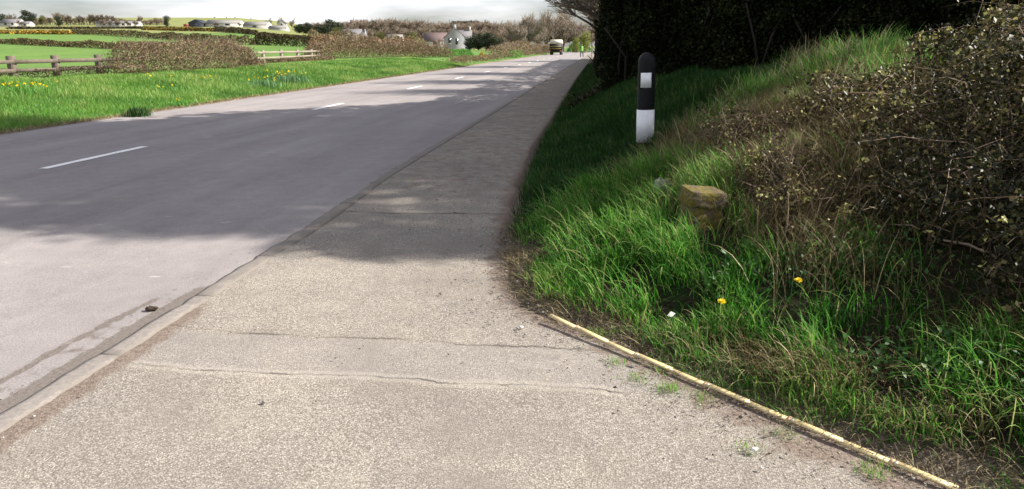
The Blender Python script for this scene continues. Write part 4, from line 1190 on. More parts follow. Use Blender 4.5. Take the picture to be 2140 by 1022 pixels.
bushrow('bramble_thicket', 'dead brown scrub growing along the foot of the pale fence', [xy(500, 44), xy(560, 47), xy(690, 57)], .24, .6, 4000, .1, 'hedgerow', 'scrub', twigs=900, tw=.008, vm=.4)
bushrow('bramble_thicket', 'dark scrub beneath the rails of the near fence', [xy(-80, 25), xy(60, 25.6), xy(215, 26.6)], .34, .5, 4000, .05, 'field_hedge', 'scrub', twigs=700, tw=.005, vm=.2)
bushrow('bracken_patch', 'rusty dead bracken patch behind the long brown hedgerow', [xy(640, 80), xy(780, 84), xy(880, 86)], 1.6, 2.4, 6000, .18, 'redbrown', 'bracken')
bushrow('bush_row', 'dull green-brown bushes in front of the white gabled house', [xy(640, 120), xy(760, 125), xy(900, 130)], 2.2, 3.0, 6000, .28, 'hedgerow', 'bushes', vm=.6)
# field hedges
def fh(label, pix, h, n, mat='field_hedge', vm=.45, dep=1.2, hn=.5, size=None, name='field_hedge'):
    pts = [hit(a, b_) for a, b_ in pix]
    pts = [p for p in pts if p is not None]
    d = np.mean([np.hypot(p[0], p[1]) for p in pts])
    return bushrow(name, label, [(p[0], p[1]) for p in pts], h, dep, n, size or max(.0022 * d, .1), mat, vm=vm, hn=hn, ns=d / 25)
fh('dark gorse hedge sloping down across the nearest green field', [(-60, 90), (15, 92), (120, 97), (230, 102), (330, 107)], .85, 7000, vm=.5)
fh('brown field hedge bordering the bright middle field', [(150, 71), (250, 76), (340, 82), (440, 89), (530, 95)], 1.15, 7000, vm=.42)
fh('orange flowering gorse bank at the far left of the fields', [(-40, 70), (60, 71), (150, 72)], 1.0, 4500, 'gorse', .42, 3)
fh('dark hedge end dropping toward the pale fence', [(530, 93), (590, 96), (670, 101)], 1.3, 4500, vm=.3)
fh('dark hedge below the long shed', [(450, 66), (500, 70), (540, 74)], 1.3, 3000, vm=.25)
fh('thin hedge under the white house on the rise', [(540, 77), (600, 81), (690, 88)], 1.2, 4000, vm=.3)
fh('pale olive hedge in front of the dark barn', [(300, 63), (380, 65), (450, 66)], 1.0, 2500, 'gorse', .3)
fh('hedge along the top field below the trees', [(15, 61), (120, 61), (260, 60), (400, 61)], .8, 4500, vm=.35)

# roadside bank beyond the verge
bushrow('bank_scrub', 'brown scrub and brambles along the far left roadside', [(-12.6, 84), (-12.3, 95), (-12, 115), (-11.8, 140), (-11.8, 175)], 1.7, 2.2, 16000, .16, 'hedgerow', 'scrub', twigs=2500, tw=.014, vm=.5, ns=6, base=lambda x, y: x * 0 + .2)
bushrow('bank_scrub', 'low tawny scrub where the green verge ends', [(-11.9, 61), (-13, 66), (-12.4, 72), (-12.2, 84)], .55, 1.6, 6000, .1, 'hedgerow', 'scrub', twigs=600, tw=.01, vm=.6, base=lambda x, y: x * 0 + .12)
bushrow('green_bush', 'bright green rounded bush at the end of the verge', [(-18.3, 74), (-15.6, 75), (-13.2, 76)], 1.1, 1.6, 5000, .12, 'greybush', 'bush', vm=.55, hn=.25, base=lambda x, y: x * 0 + .25)
bushrow('gorse_bush', 'small yellow flowering gorse bush beside the bright green bush', [(-13.0, 76.5), (-12.1, 76.5)], 1.5, .7, 1500, .1, 'gorse', 'bush', vm=.6, hn=.2, base=lambda x, y: x * 0 + .2)
bushrow('roadside_grass_clump', 'light green grassy clump on the left roadside near the lorry', [(-12.0, 96), (-11.6, 104)], .9, 1.0, 1800, .14, 'greybush', 'bush', vm=.75, base=lambda x, y: x * 0 + .1)
bushrow('shrub_row', 'sunlit green shrubs behind the lorry at the bend', [(-9.5, 205), (-6.5, 202), (-3.2, 200)], 2.4, 2.0, 3000, .25, 'greybush', 'shrub', vm=.5, base=lambda x, y: x * 0)

# flowers on the verge
def flower_clump(label, px, py, z, wdt, hgt, nl, nf, leafmat='daff_leaf', group='flower clumps on the far verge', cat='flowers', name='daffodil_clump'):
    for _ in range(12):
        c = P(px, py, z); z = .5 * z + .5 * float(verge_z(c[0], c[1]))
    c[2] = float(verge_z(c[0], c[1]))
    root = empty(name, tuple(c), label=label, cat=cat, group=group)
    mb = MB(); x = rng.normal(0, wdt / 2.6, nl); y = rng.normal(0, wdt / 2.6, nl)
    sc_ = np.hypot(c[0], c[1])
    blades(mb, np.stack([x, y, np.zeros(nl)], -1), rng.uniform(.5, 1, nl) * hgt, np.full(nl, .0009 * sc_), rng.uniform(0, 6.28, nl), np.abs(rng.normal(.2, .2, nl)), rng.uniform(.2, 1, nl), np.clip(rng.normal(.5, .3, nl), 0, 1), K=3)
    mb.build('leaves', M[leafmat], root)
    if not nf: return
    mb = MB(); x = rng.normal(0, wdt / 2.6, nf); y = rng.normal(0, wdt / 2.6, nf)
    for i_ in range(nf):
        mb = MB(); p_ = np.zeros((3, 3)) + rng.normal(0, .0003 * sc_, (3, 3))
        leaves(mb, p_, .0021 * sc_, rng.random(3), .9, 0)
        mb.build('flower', M['yellow'], root, loc=(x[i_], y[i_], rng.uniform(.6, 1.1) * hgt))
flower_clump('daffodil clump with pale leaves, left of the two by the pale fence', 548, 182, .4, .8, .34, 420, 8)
flower_clump('taller daffodil clump with many yellow heads below the pale fence', 600, 172, .4, .9, .42, 420, 22)
flower_clump('dandelion patch at the near left end of the verge', 55, 198, .45, .95, .3, 260, 26, 'greybush', cat='flowers', name='dandelion_patch')
flower_clump('small scatter of yellow flowers below the brown hedgerow', 318, 168, .6, .7, .22, 60, 5, 'greybush', name='dandelion_patch')
flower_clump('few yellow flowers on the verge right of the hedgerow middle', 430, 172, .5, .7, .22, 60, 6, 'greybush', name='dandelion_patch')
flower_clump('sparse yellow flowers near the tarmac on the verge', 355, 190, .35, .6, .2, 60, 4, 'greybush', name='dandelion_patch')
flower_clump('dark tussock of grass leaning onto the tarmac at the verge edge', 289, 243, .02, .3, .27, 420, 0, 'bank_grass', group=None, cat='tussock', name='grass_tussock')
flower_clump('dock leaves at the tarmac edge of the verge', 375, 222, .05, .35, .22, 140, 2, 'greybush', group=None, cat='plant', name='dock_plant')

# ------------------------------------------------------------------ trees
LOW = [.16]
def branch(mbt, mbw, p, d, L, r, lvl, maxl, spread, nchild, twig_r, up):
    n = 4
    pts = [p]; dd_ = d.copy()
    for k in range(n - 1):
        dd_ = dd_ + rng.normal(0, .12, 3) + np.array([0, 0, up]); dd_ /= np.linalg.norm(dd_)
        pts.append(pts[-1] + dd_ * L / (n - 1))
    if lvl <= 1: tube(mbt, pts, r, r * .55, 6 if lvl == 0 else 4, cap=False)
    else: tube(mbw, pts, max(r, twig_r), max(r * .4, twig_r * .6), 3, var=np.clip(rng.normal(.5, .25), 0, 1), cap=False)
    if lvl >= maxl: return
    for c in range(nchild[lvl]):
        t = rng.uniform(.35, 1.0) if lvl else rng.uniform(LOW[0], 1.0)
        q = np.array(pts); ii = t * (n - 1); i0 = min(int(ii), n - 2)
        s_ = q[i0] + (q[i0 + 1] - q[i0]) * (ii - i0)
        a = rand_dirs(1)[0]; a -= a @ dd_ * dd_; a /= np.linalg.norm(a)
        sp_ = rng.uniform(.6, 1.1) * spread
        nd_ = dd_ * math.cos(sp_) + a * math.sin(sp_)
        branch(mbt, mbw, s_, nd_, L * rng.uniform(.5, .72), r * .5, lvl + 1, maxl, spread, nchild, twig_r, up)
def bare_tree(H_, twmat='far_twig', spread=.75, nchild=(8, 6, 6), twig_r=.03, up=.08):
    mbt, mbw = MB(), MB()
    branch(mbt, mbw, np.array([0., 0, -.3]), np.array([0., 0, 1]), H_ * .55, H_ * .028, 0, len(nchild), spread, nchild, twig_r, up)
    return mbt.mesh('trunk'), mbw.mesh('crown'), twmat
def leafy_tree(H_, W_, mat, n=1800, size=.35, trunk=.35, lobes=9):
    mbt, mbw = MB(), MB()
    tube(mbt, [[0, 0, -.3], [.1, 0, H_ * .3], [0, .1, H_ * .7]], H_ * .03, H_ * .012, 6)
    for k in range(lobes):
        a = rng.uniform(0, 6.28); z = trunk + .02 + (.84 - trunk) * (k + rng.random()) / lobes
        rr_ = W_ * .5 * rng.uniform(.25, .6) * math.sqrt(max(.1, 1 - ((z - .55) / .5) ** 2))
        c = np.array([math.cos(a) * rr_, math.sin(a) * rr_, z * H_])
        tube(mbt, [[0, 0, H_ * trunk * .9], c], H_ * .012, H_ * .004, 4)
        m = n // lobes
        dv = rand_dirs(m)
        rl_ = np.array([W_ * .27, W_ * .27, H_ * .17]) * rng.uniform(.75, 1.2)
        p = c + dv * rl_ * (rng.random((m, 1)) ** .4) * (.8 + .4 * vnoise(dv[:, 0] * 2, dv[:, 2] * 2, .6, k))[:, None]
        leaves(mbw, p, rng.uniform(.6, 1.4, m) * size, np.clip(rng.normal(.45, .25, m), 0, 1), .6, .2)
    return mbt.mesh('trunk'), mbw.mesh('crown'), mat
KINDS = {}
def plant(kind, maker, name, label, p, scale=1.0, rz=None, group=None, cat='tree', sz=1.0):
    if kind not in KINDS:
        a, b_, m = maker()
        V = np.zeros(len(b_.vertices) * 3, np.float32); b_.vertices.foreach_get("co", V)
        f_ = 10.0 / np.percentile(V[2::3], 99.5)
        for me in (a, b_):
            V = np.zeros(len(me.vertices) * 3, np.float32); me.vertices.foreach_get("co", V)
            me.vertices.foreach_set("co", V * f_); me.update()
        a.materials.append(M['bark']); b_.materials.append(M[m]); KINDS[kind] = (a, b_)
    a, b_ = KINDS[kind]
    root = empty(name, tuple(p), rng.uniform(0, 6.28) if rz is None else rz, label=label, cat=cat, group=group)
    root.scale = (scale, scale, scale * sz)
    for nm, me in (('trunk', a), ('crown', b_)):
        o = bpy.data.objects.new(nm, me); COL.objects.link(o); o.parent = root
    return root
bareA = lambda: bare_tree(10, 'far_twig', .8, (12, 8, 7), .075)
bareB = lambda: bare_tree(10, 'far_twig', .62, (14, 8, 7), .07, .1)
bareC = lambda: bare_tree(10, 'pale_twig', .68, (11, 8, 7), .045, .1)
bareD = lambda: bare_tree(10, 'pale_twig', .55, (13, 8, 7), .045, .14)
ever = lambda: leafy_tree(10, 11, 'far_dark', 3400, .6, .12, 15)
ever2 = lambda: leafy_tree(10, 7, 'far_dark', 2600, .5, .1, 12)
olive = lambda: leafy_tree(10, 9, 'far_olive', 2800, .5, .15, 13)
def treepx(kind, maker, name, label, px, ytop, d, group=None, sz=1.0, h0=10.0):
    p = on_ter(px, d)
    zt = at(px, ytop, d)[2]
    return plant(kind, maker, name, label, p, max((zt - p[2]) / h0, .15) / sz, group=group, sz=sz)
# far left skyline
treepx('ever', ever, 'evergreen_tree', 'dark round-topped evergreen above the leftmost white bungalow', 68, 22, 425, None)
treepx('bareA', bareA, 'bare_tree', 'bare brown tree left of the dark round evergreen', 36, 29, 425)
treepx('ever2', ever2, 'evergreen_tree', 'small dark tree at the very left edge of the skyline', 18, 29, 435)
treepx('olive', olive, 'olive_tree', 'broad olive-brown tree right of the round evergreen', 97, 32, 430)
treepx('bareB', bareB, 'bare_tree', 'wide bare tree on the skyline between evergreen and tree row', 128, 26, 430)
treepx('bareA', bareA, 'bare_tree', 'greyish bare tree closing the wide clump', 150, 30, 425)
treepx('ever2', ever2, 'evergreen_tree', 'slim dark evergreen in front of the wide clump', 130, 33, 415)
for k, (px, yt) in enumerate(((172, 32), (182, 34), (195, 30), (206, 30), (216, 31), (225, 30), (236, 31), (247, 33))):
    treepx('bareB', bareB, 'bare_tree', 'slender bare tree in the close row behind the long white farm building', px, yt, 440, 'row of slender bare trees on the left skyline')
bushrow('undergrowth', 'brown undergrowth along the foot of the left skyline trees', [xy(18, 440), xy(130, 445), xy(250, 450), xy(352, 440)], 3.4, 5, 5000, .75, 'far_twig', 'undergrowth', vm=.35, hn=.8, ns=16)
for px, yt, d_ in ((222, 40, 398), (238, 42, 402), (253, 41, 396), (272, 42, 400), (290, 43, 399), (455, 46, 388), (505, 47, 385), (50, 42, 398), (84, 42, 400)):
    treepx('bareA', bareA, 'bare_tree', 'thin bare tree in front of the white farm buildings', px, yt, d_, 'thin bare trees before the white farm buildings')
for px, yt in ((28, 36), (48, 38), (58, 36), (84, 37), (104, 35), (114, 36), (138, 29), (146, 33), (156, 35), (164, 38), (262, 42), (280, 41), (310, 42), (322, 40), (344, 40)):
    treepx('bareA' if px % 3 else 'bareB', bareA, 'bare_tree', 'low brown bare tree filling in between the taller skyline trees', px, yt, 445, 'low brown trees filling the left skyline')
treepx('ever2', ever2, 'evergreen_tree', 'dark upright evergreen between the white farm building and the barn', 356, 33, 405)
treepx('bareA', bareA, 'bare_tree', 'pale bare tree left of the upright evergreen', 300, 33, 425)
treepx('bareA', bareA, 'bare_tree', 'low bare tree touching the upright evergreen', 333, 37, 410)
for px, yt in ((480, 38), (497, 38), (455, 42), (530, 42)):
    treepx('bareA', bareA, 'bare_tree', 'tiny bare tree on the hill above the long shed', px, yt, 640, 'tiny hilltop trees above the shed')
treepx('bareC', bareC, 'bare_tree', 'pale bare tree left of the white house on the rise', 568, 36, 415)
treepx('bareC', bareC, 'bare_tree', 'pale bare tree right of the white house on the rise', 614, 37, 418)
treepx('bareC', bareC, 'bare_tree', 'pale bare tree rising behind the white house', 592, 35, 450)
for px, yt in ((627, 50), (640, 47), (655, 50), (668, 52)):
    treepx('ever', ever, 'evergreen_tree', 'dark low tree in the clump right of the white house', px, yt, 330, 'dark clump right of the white house')
treepx('ever', ever, 'evergreen_tree', 'tallest dark tree left of the white-gabled house', 700, 41, 320)
treepx('ever', ever, 'evergreen_tree', 'dark tree filling the gap beside the tallest dark tree', 684, 48, 315)
treepx('olive', olive, 'olive_tree', 'yellow-green tree in front of the tallest dark tree', 706, 57, 290)
treepx('ever2', ever2, 'evergreen_tree', 'single dark tree standing up out of the brown wood', 779, 44, 430)
treepx('olive', olive, 'olive_tree', 'olive bushy tree between the two grey-roofed houses', 797, 66, 250)
treepx('olive', olive, 'olive_tree', 'dull green tree right of the second grey-roofed house', 862, 66, 270)
# the wood behind the houses: one mass
def merged(kind_list, places):
    mbw = MB()
    for (px, yt, d) in places:
        me = KINDS[random.choice(kind_list)][1]
        V = np.zeros(len(me.vertices) * 3, np.float32); me.vertices.foreach_get("co", V); V = V.reshape(-1, 3).astype(float)
        li = np.zeros(len(me.loops), np.int32); me.loops.foreach_get("vertex_index", li)
        tot = np.zeros(len(me.polygons), np.int32); me.polygons.foreach_get("loop_total", tot)
        va = np.zeros(len(me.vertices), np.float32); me.attributes["var"].data.foreach_get("value", va)
        p = on_ter(px, d); s_ = (at(px, yt, d)[2] - p[2]) / 10
        a = random.uniform(0, 6.28); ca, sa = math.cos(a), math.sin(a)
        V = V @ np.array([[ca, sa, 0], [-sa, ca, 0], [0, 0, 1]]) * np.array([s_ * 1.15, s_ * 1.15, s_]) + p
        st_ = np.concatenate([[0], np.cumsum(tot)[:-1]])
        T = li[(st_[tot == 3][:, None] + np.arange(3))] if (tot == 3).any() else None
        Q_ = li[(st_[tot == 4][:, None] + np.arange(4))] if (tot == 4).any() else None
        mbw.add(V, T=T, Q=Q_, var=va)
    return mbw
pl_ = []
for px in np.arange(640, 1240, 4.5):
    top = np.interp(px, [640, 700, 740, 800, 840, 900, 945, 1000, 1060, 1240], [51, 47, 43, 42, 42, 46, 49, 48, 51, 54]) + rng.uniform(-3, 6)
    pl_.append((px + rng.uniform(-4, 4), top, rng.uniform(410, 500)))
for px in np.arange(700, 1060, 8):
    pl_.append((px + rng.uniform(-5, 5), np.interp(px, [700, 800, 900, 1060], [62, 58, 60, 62]) + rng.uniform(-3, 8), rng.uniform(350, 400)))
if 'bareC' not in KINDS: pass
wood = merged(['bareA', 'bareB'], pl_)
tag(wood.build('far_woodland', M['far_twig']), 'brown leafless wood stretching behind the houses', 'wood', kind='stuff')
for px, yt in ((950, 46), (957, 45), (965, 45), (973, 46), (984, 46), (993, 45), (1001, 46)):
    treepx('ever', ever, 'evergreen_tree', 'dark flat-topped tree in the thin line above the grey house', px, yt, 520, 'line of dark trees on the skyline above the grey house')
# evergreen mound right of the grey house
for px, yt, d in ((982, 80, 190), (1000, 70, 191), (1018, 69, 190), (1036, 77, 188)):
    treepx('ever', ever, 'evergreen_bush', 'dark domed evergreen beside the grey gabled house', px, yt, d, 'dark evergreen mound beside the grey house', sz=.85)
# bare trees over the far road
for k, (px, yt, d, lb) in enumerate(((1052, 52, 215, 'low bare tree right of the dark evergreen mound'), (1068, 42, 200, 'bare tree with upright twigs left in the roadside row'), (1085, 34, 205, 'bare pale tree second from the evergreen mound'),
                                 (1104, 28, 200, 'bare pale tree in the middle of the roadside row'), (1122, 26, 195, 'tall bare tree left of the lorry'), (1140, 24, 200, 'tall bare tree straight above the lorry cab side'),
                                 (1158, 20, 205, 'bare tree rising directly behind the lorry'), (1178, 18, 210, 'spreading bare tree right of the lorry'), (1198, 24, 200, 'bare tree with dark forked trunk near the bend'), (1092, 55, 170, 'short brown bare tree at the roadside bank'), (1128, 58, 165, 'short twiggy tree on the bank before the lorry'))):
    treepx('bareD' if k % 2 else 'bareC', bareD if k % 2 else bareC, 'bare_tree', lb, px, yt, d, 'bare trees along the far road')
treepx('willow', lambda: leafy_tree(10, 6, 'willow', 2400, .4, .1, 12), 'willow_tree', 'yellow-green willow behind the person at the bend', 1222, 66, 190)
treepx('willow', None, 'willow_tree', 'smaller yellow-green tree between lorry and person', 1205, 78, 195)
# bare trees overhanging the road above the roadside hedge
rng = np.random.default_rng(9)
def near_bare():
    LOW[0] = .42
    r_ = bare_tree(10, 'far_twig', .72, (14, 8, 8), .009, .1)
    LOW[0] = .16
    return r_
for (x_, y_, h_, lb) in ((.9, 26, 6.5, 'bare tree in the roadside hedge nearest the dark evergreen'), (.7, 33, 7.5, 'second bare tree leaning over the footway hedge'), (.4, 44, 8.5, 'bare tree overhanging the footway before the person'), (.0, 58, 9.5, 'bare tree above the hedge beside the person'), (.6, 78, 9, 'farthest bare tree rising from the roadside hedge')):
    plant('near_bare', near_bare, 'bare_tree', lb, (x_, y_, .4), h_ / 10, group='bare trees in the roadside hedge')

# ------------------------------------------------------------------ buildings
def house(name, label, px, d, w_, l_, he, hr, rz, wall, roof, chim=(), win=(), sink=0, over=.25, z=None, cat='house', gable_vis=True):
    p = on_ter(px, d)
    if z is not None: p[2] = z
    root = empty(name, tuple(p), YW + rz, label=label, cat=cat)
    mb = MB(); x, y = w_ / 2, l_ / 2           # ridge runs along local y; gables face +-y
    V = [[-x, -y, -2], [x, -y, -2], [x, y, -2], [-x, y, -2], [-x, -y, he], [x, -y, he], [x, y, he], [-x, y, he], [0, -y, hr], [0, y, hr]]
    mb.add(V, Q=[[0, 1, 5, 4], [1, 2, 6, 5], [2, 3, 7, 6], [3, 0, 4, 7]], T=[[4, 5, 8], [6, 7, 9]])
    mb.build('wall', M[wall], root)
    mb = MB(); t = .16
    ox = x + over; sl_ = (hr - he) / x; ze = he - over * sl_
    oy = y + over * .6
    for sg in (-1, 1):
        V = [[sg * ox, -oy, ze + .02], [sg * ox, oy, ze + .02], [0, oy, hr + .02], [0, -oy, hr + .02]]
        V += [[a, b_, c + t] for a, b_, c in V]
        mb.add(V, Q=[[0, 1, 2, 3], [7, 6, 5, 4], [0, 4, 5, 1], [1, 5, 6, 2], [2, 6, 7, 3], [3, 7, 4, 0]])
    rf = mb.build('roof', M[roof], root)
    for (cy, cm) in chim:
        mb = MB(); box(mb, (0, cy, hr + .35), (.9, .6, 1.6)); box(mb, (0, cy, hr + 1.2), (1.02, .72, .12)); mb.build('chimney', M[cm], rf)
    for (side, u, zc, ww, hh) in win:
        mb = MB(); mf = MB()
        if side == 'g':
            box(mb, (u, -y - .02, zc), (ww, .06, hh)); box(mf, (u, -y - .015, zc - hh / 2 - .08), (ww + .3, .14, .12))
        else:
            sx = -1 if side == 'l' else 1
            box(mb, (sx * (x + .02), u, zc), (.06, ww, hh)); box(mf, (sx * (x + .015), u, zc - hh / 2 - .08), (.14, ww + .3, .12))
        wo = mb.build('window', M['glass'], root); mf.build('sill', M['render_white'], wo)
    return root
def px_m(npx, d): return npx * d / 1556.0
# grey cottage by the road
house('cottage', 'grey gabled cottage with chimneys beside the dark evergreen mound', 951, 232, 6.6, 10, 3.5, 6.1, rad(4), 'render_grey', 'slate', ((-4.6, 'render_grey'), (4.3, 'render_white')),
      (('g', -1.6, 2.6, .8, 1.5), ('g', .6, 2.3, .8, 1.8), ('r', 0, 2.2, 1, 1.2)))
house('house', 'house wing with slate roof and white chimney behind the grey cottage', 967, 243, 5.0, 6, 4.0, 5.9, rad(92), 'render_grey', 'slate', ((2.4, 'render_white'), (-2.4, 'render_white')), (('l', 0, 3, 1, 1.2),))
house('house', 'low house with a brown tiled roof left of the grey cottage', 911, 250, 6, 7.5, 2.4, 4.9, rad(88), 'render_white', 'brownroof', (), (('l', 0, 1.6, 1, 1),))
house('house', 'small white gable peeping left of the brown-roofed house', 890, 280, 3.5, 5, 2.4, 3.6, rad(0), 'render_white', 'slate', (), (('g', 0, 1.4, .8, .8),))
house('house', 'long slate-roofed house above the brown hedgerow', 741, 300, 6.5, 9.5, 2.3, 4.7, rad(90), 'render_grey', 'slate', (), (('l', -1.5, 1.4, 1, .9), ('l', 1.5, 1.4, 1, .9)))
house('house', 'white-gabled house front with a dark chimney', 760, 294, 3.2, 5, 2.2, 4.2, rad(2), 'render_white', 'slate', ((1.8, 'barn'),), (('g', 0, 1.3, .8, .9),))
house('house', 'grey-roofed bungalow right of the white gable', 826, 300, 5, 6.5, 2.2, 4.0, rad(90), 'render_white', 'palegrey', (), (('l', 0, 1.2, 1, .9),))
house('house', 'white house standing on the rise among pale bare trees', 594, 420, 4.8, 6, 2.9, 4.8, rad(12), 'render_white', 'slate', ((2.4, 'render_white'),), (('g', 0, 2.2, .9, 1.1),))
house('outbuilding', 'low pale roof just below the white house on the rise', 586, 350, 3, 9, 1.0, 2.0, rad(80), 'render_white', 'palegrey', (), cat='building')
house('long_shed', 'long white-walled farm shed with a grey sheet roof', 476, 400, 9, 18, 1.6, 3.3, rad(88), 'render_white', 'palegrey', (), (('l', -3, 1.0, 2.4, .9), ('l', 3, 1.0, 2.4, .9)), cat='shed')
house('long_shed', 'grey-roofed shed stepping down right of the long white-walled shed', 543, 390, 7, 13, 1.5, 3.1, rad(80), 'render_white', 'palegrey', (), (('l', 0, .8, 2, .7),), cat='shed')
house('barn', 'dark black-fronted barn on the left skyline', 421, 398, 7.2, 9, 2.0, 3.6, rad(0), 'barn', 'barn', (), (('g', 0, .9, 2.4, 1.6),), cat='barn')
house('shed', 'small rusty red shed left of the black barn', 395, 400, 1.8, 3, 1.0, 1.5, rad(0), 'rust', 'rust', (), (('g', 0, .5, .5, .5),), cat='shed')
house('farmhouse', 'long low white farm building beneath the row of bare trees', 256, 410, 5, 23, 1.7, 2.7, rad(90), 'render_white', 'slate', ((5, 'slate'),), tuple(('l', u, 1.1, 1.4, 1.0) for u in (-7, -3.5, 0, 3.5, 7)))
house('bungalow', 'white bungalow with grey roof at the left end of the skyline', 36, 410, 6, 11, 1.8, 3.8, rad(85), 'render_white', 'slate', (), (('l', -2, 1.2, 1.4, 1), ('l', 2, 1.2, 1.4, 1)))
house('bungalow', 'smaller white bungalow right of the leftmost one', 66, 406, 4, 5, 1.5, 2.6, rad(85), 'render_white', 'slate', (), (('l', 0, .9, 1, .8),))

# ------------------------------------------------------------------ lorry
M['lorry_dark'] = plain('lorry_dark', (.025, .023, .021), .6, .3, 4)
M['lorry_white'] = plain('lorry_sheet', (.5, .46, .39), .6, .1, 3)
M['tyre'] = plain('tyre_rubber', (.02, .02, .02), .8, .2, 10)
M['lorry_yellow'] = plain('lorry_yellow', (.35, .27, .04), .5, .2, 10)
M['lamp_red'] = plain('lamp_red', (.4, .02, .02), .3, .1, 10)
lor = empty('lorry', (-8.8, 139, 0), rad(0), label='lorry with pale sheeted top and dark tailgate driving away on the far left lane', cat='lorry')
mb = MB()
V = [[-1.2, 0, .95], [1.2, 0, .95], [1.2, 5.2, .95], [-1.2, 5.2, .95], [-1.2, 0, 2.25], [1.2, 0, 2.25], [1.2, 5.2, 2.25], [-1.2, 5.2, 2.25]]
mb.add(V, Q=BOXQ); mb.build('body', M['lorry_dark'], lor)
mb = MB()
V = [[-1.25, -.05, 2.26], [1.25, -.05, 2.26], [1.25, 5.25, 2.26], [-1.25, 5.25, 2.26], [-1.05, .25, 3.1], [1.05, .25, 3.1], [1.05, 5.0, 3.1], [-1.05, 5.0, 3.1]]
mb.add(V, Q=BOXQ)
mb.build('sheet_top', M['lorry_white'], lor)
lor.scale = (.93, 1, .9)
mb = MB(); box(mb, (1.22, 2.6, 1.6), (.05, 5.1, 1.2)); mb.build('side_panel', M['lorry_dark'], lor)
mb = MB(); box(mb, (0, 5.95, 1.65), (2.3, 1.3, 2.3), taper=.94); mb.build('cab', M['lorry_white'], lor)
mb = MB(); box(mb, (0, .25, .72), (2.2, .14, .42)); mb.build('rear_guard', M['lorry_dark'], lor)
mb = MB(); box(mb, (0, 3.2, .72), (.9, 5.6, .35)); mb.build('chassis', M['lorry_dark'], lor)
for zz in (1.25, 1.7):
    mb = MB(); box(mb, (0, -.03, zz), (2.3, .06, .07)); mb.build('tailgate_bar', M['lorry_yellow'], lor)
for sx in (-1, 1):
    mb = MB(); box(mb, (sx * 1.0, -.06, .85), (.25, .1, .16)); mb.build('tail_lamp', M['lamp_red'], lor)
    for yy in (.9, 2.2, 5.6):
        mb = MB(); lathe(mb, [(.001, -.17), (.42, -.17), (.52, -.12), (.52, .12), (.42, .17), (.001, .17)], 20)
        wh = mb.build('wheel', M['tyre'], lor, False); wh.location = (sx * .98, yy, .52); wh.rotation_euler = (0, rad(90), 0)
        mb = MB(); lathe(mb, [(.001, .175), (.24, .175), (.26, .16)], 14); mb.build('rim', M['lorry_white'] if yy > 5 else M['lorry_dark'], wh)

# ------------------------------------------------------------------ person
M['dark_cloth'] = plain('dark_trousers', (.014, .014, .018), .9, .3, 20)
M['hivis'] = plain('hivis_vest', (.30, .66, .14), .6, .1, 10)
M['skin'] = plain('skin', (.42, .26, .19), .6, .1, 10)
M['hair'] = plain('hair', (.03, .022, .016), .8, .3, 30)
def skinned(name, mat, verts, edges, radii, parent, root_i=0, lv=2):
    me = bpy.data.meshes.new(name); me.from_pydata(verts, edges, []); me.update()
    o = bpy.data.objects.new(name, me); COL.objects.link(o); o.parent = parent
    md = o.modifiers.new('skin', 'SKIN'); md.use_smooth_shade = True
    if not me.skin_vertices: me.attributes.new('x', 'FLOAT', 'POINT')
    for i_, r_ in enumerate(radii):
        me.skin_vertices[0].data[i_].radius = (r_, r_) if not isinstance(r_, tuple) else r_
    me.skin_vertices[0].data[root_i].use_root = True
    sb = o.modifiers.new('sub', 'SUBSURF'); sb.levels = lv; sb.render_levels = lv
    me.materials.append(mat)
    return o
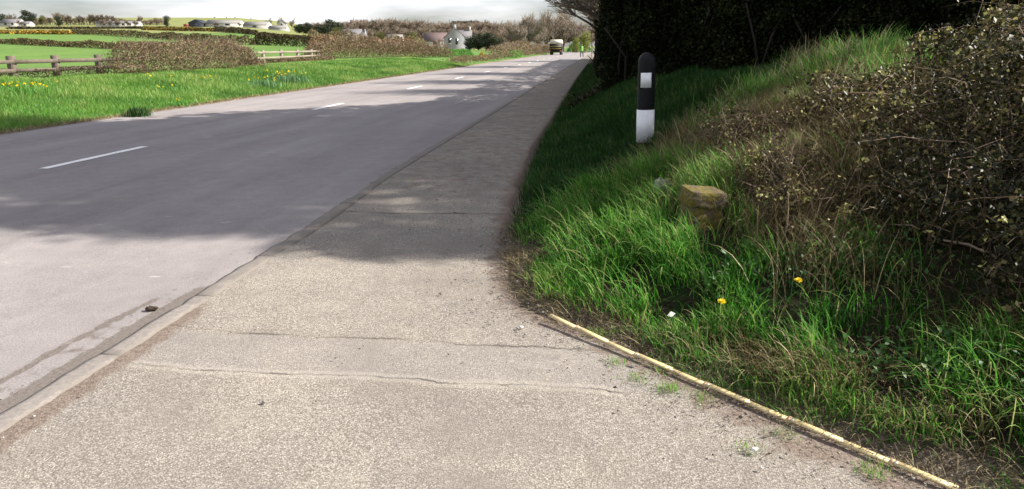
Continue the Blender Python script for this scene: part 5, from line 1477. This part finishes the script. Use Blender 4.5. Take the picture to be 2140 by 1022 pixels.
def person():
    pp_ = P(1216, 120)
    k = 105.0 / 108.67
    root = empty('person', (pp_[0] * k - .02, 105.0, .085), rad(5), label='person in a green hi-vis vest and dark trousers standing on the far footway', cat='person')
    v = [(0, 0, .95), (0, .01, 1.15), (0, .02, 1.38), (0, .01, 1.50), (0, -.01, 1.58), (0, -.02, 1.68), (0, -.02, 1.78),
         (-.1, 0, .90), (-.15, -.01, .50), (-.19, .02, .10), (-.20, -.10, .05), (-.2, -.17, .04),
         (.1, 0, .90), (.15, -.01, .50), (.19, .02, .10), (.20, -.10, .05), (.2, -.17, .04),
         (-.2, .02, 1.42), (-.29, .02, 1.15), (-.30, -.05, .92), (-.30, -.08, .84),
         (.2, .02, 1.42), (.29, .02, 1.15), (.30, -.05, .92), (.30, -.08, .84)]
    e = [(0, 1), (1, 2), (2, 3), (3, 4), (4, 5), (5, 6), (0, 7), (7, 8), (8, 9), (9, 10), (10, 11), (0, 12), (12, 13), (13, 14), (14, 15), (15, 16),
         (2, 17), (17, 18), (18, 19), (19, 20), (2, 21), (21, 22), (22, 23), (23, 24)]
    r = [(.16, .12), (.16, .12), (.17, .13), .08, .07, .095, .075, .11, .075, .055, .05, .04, .11, .075, .055, .05, .04, .075, .055, .042, .035, .075, .055, .042, .035]
    # one figure lying along one mesh; its clothes are children
    try:
        body = skinned('body', M['dark_cloth'], v, e, r, root)
        skinned('head', M['skin'], [(0, -.02, 1.57), (0, -.035, 1.66), (0, -.03, 1.75)], [(0, 1), (1, 2)], [.068, .10, .082], root)
        skinned('hair', M['hair'], [(0, .0, 1.66), (0, .005, 1.74), (0, -.02, 1.79)], [(0, 1), (1, 2)], [.085, .098, .075], root)
        for sx in (-1, 1):
            skinned('hand', M['skin'], [(sx * .30, -.075, .87), (sx * .30, -.085, .80), (sx * .295, -.09, .745)], [(0, 1), (1, 2)], [.03, .042, .022], root, lv=1)
    except Exception as ex:
        print('skin failed', ex)
    mb = MB()
    n = 20
    rows = [(.80, .19, .145), (.95, .195, .15), (1.15, .195, .15), (1.3, .205, .155), (1.42, .20, .14), (1.5, .12, .1)]
    V = [[a_ * math.cos(t) , .012 + b_ * math.sin(t), z] for z, a_, b_ in rows for t in np.arange(n) * 2 * math.pi / n]
    mb.add(V, Q=[[i_ * n + j, i_ * n + (j + 1) % n, (i_ + 1) * n + (j + 1) % n, (i_ + 1) * n + j] for i_ in range(len(rows) - 1) for j in range(n)])
    mb.build('vest', M['hivis'], root, True)
person()
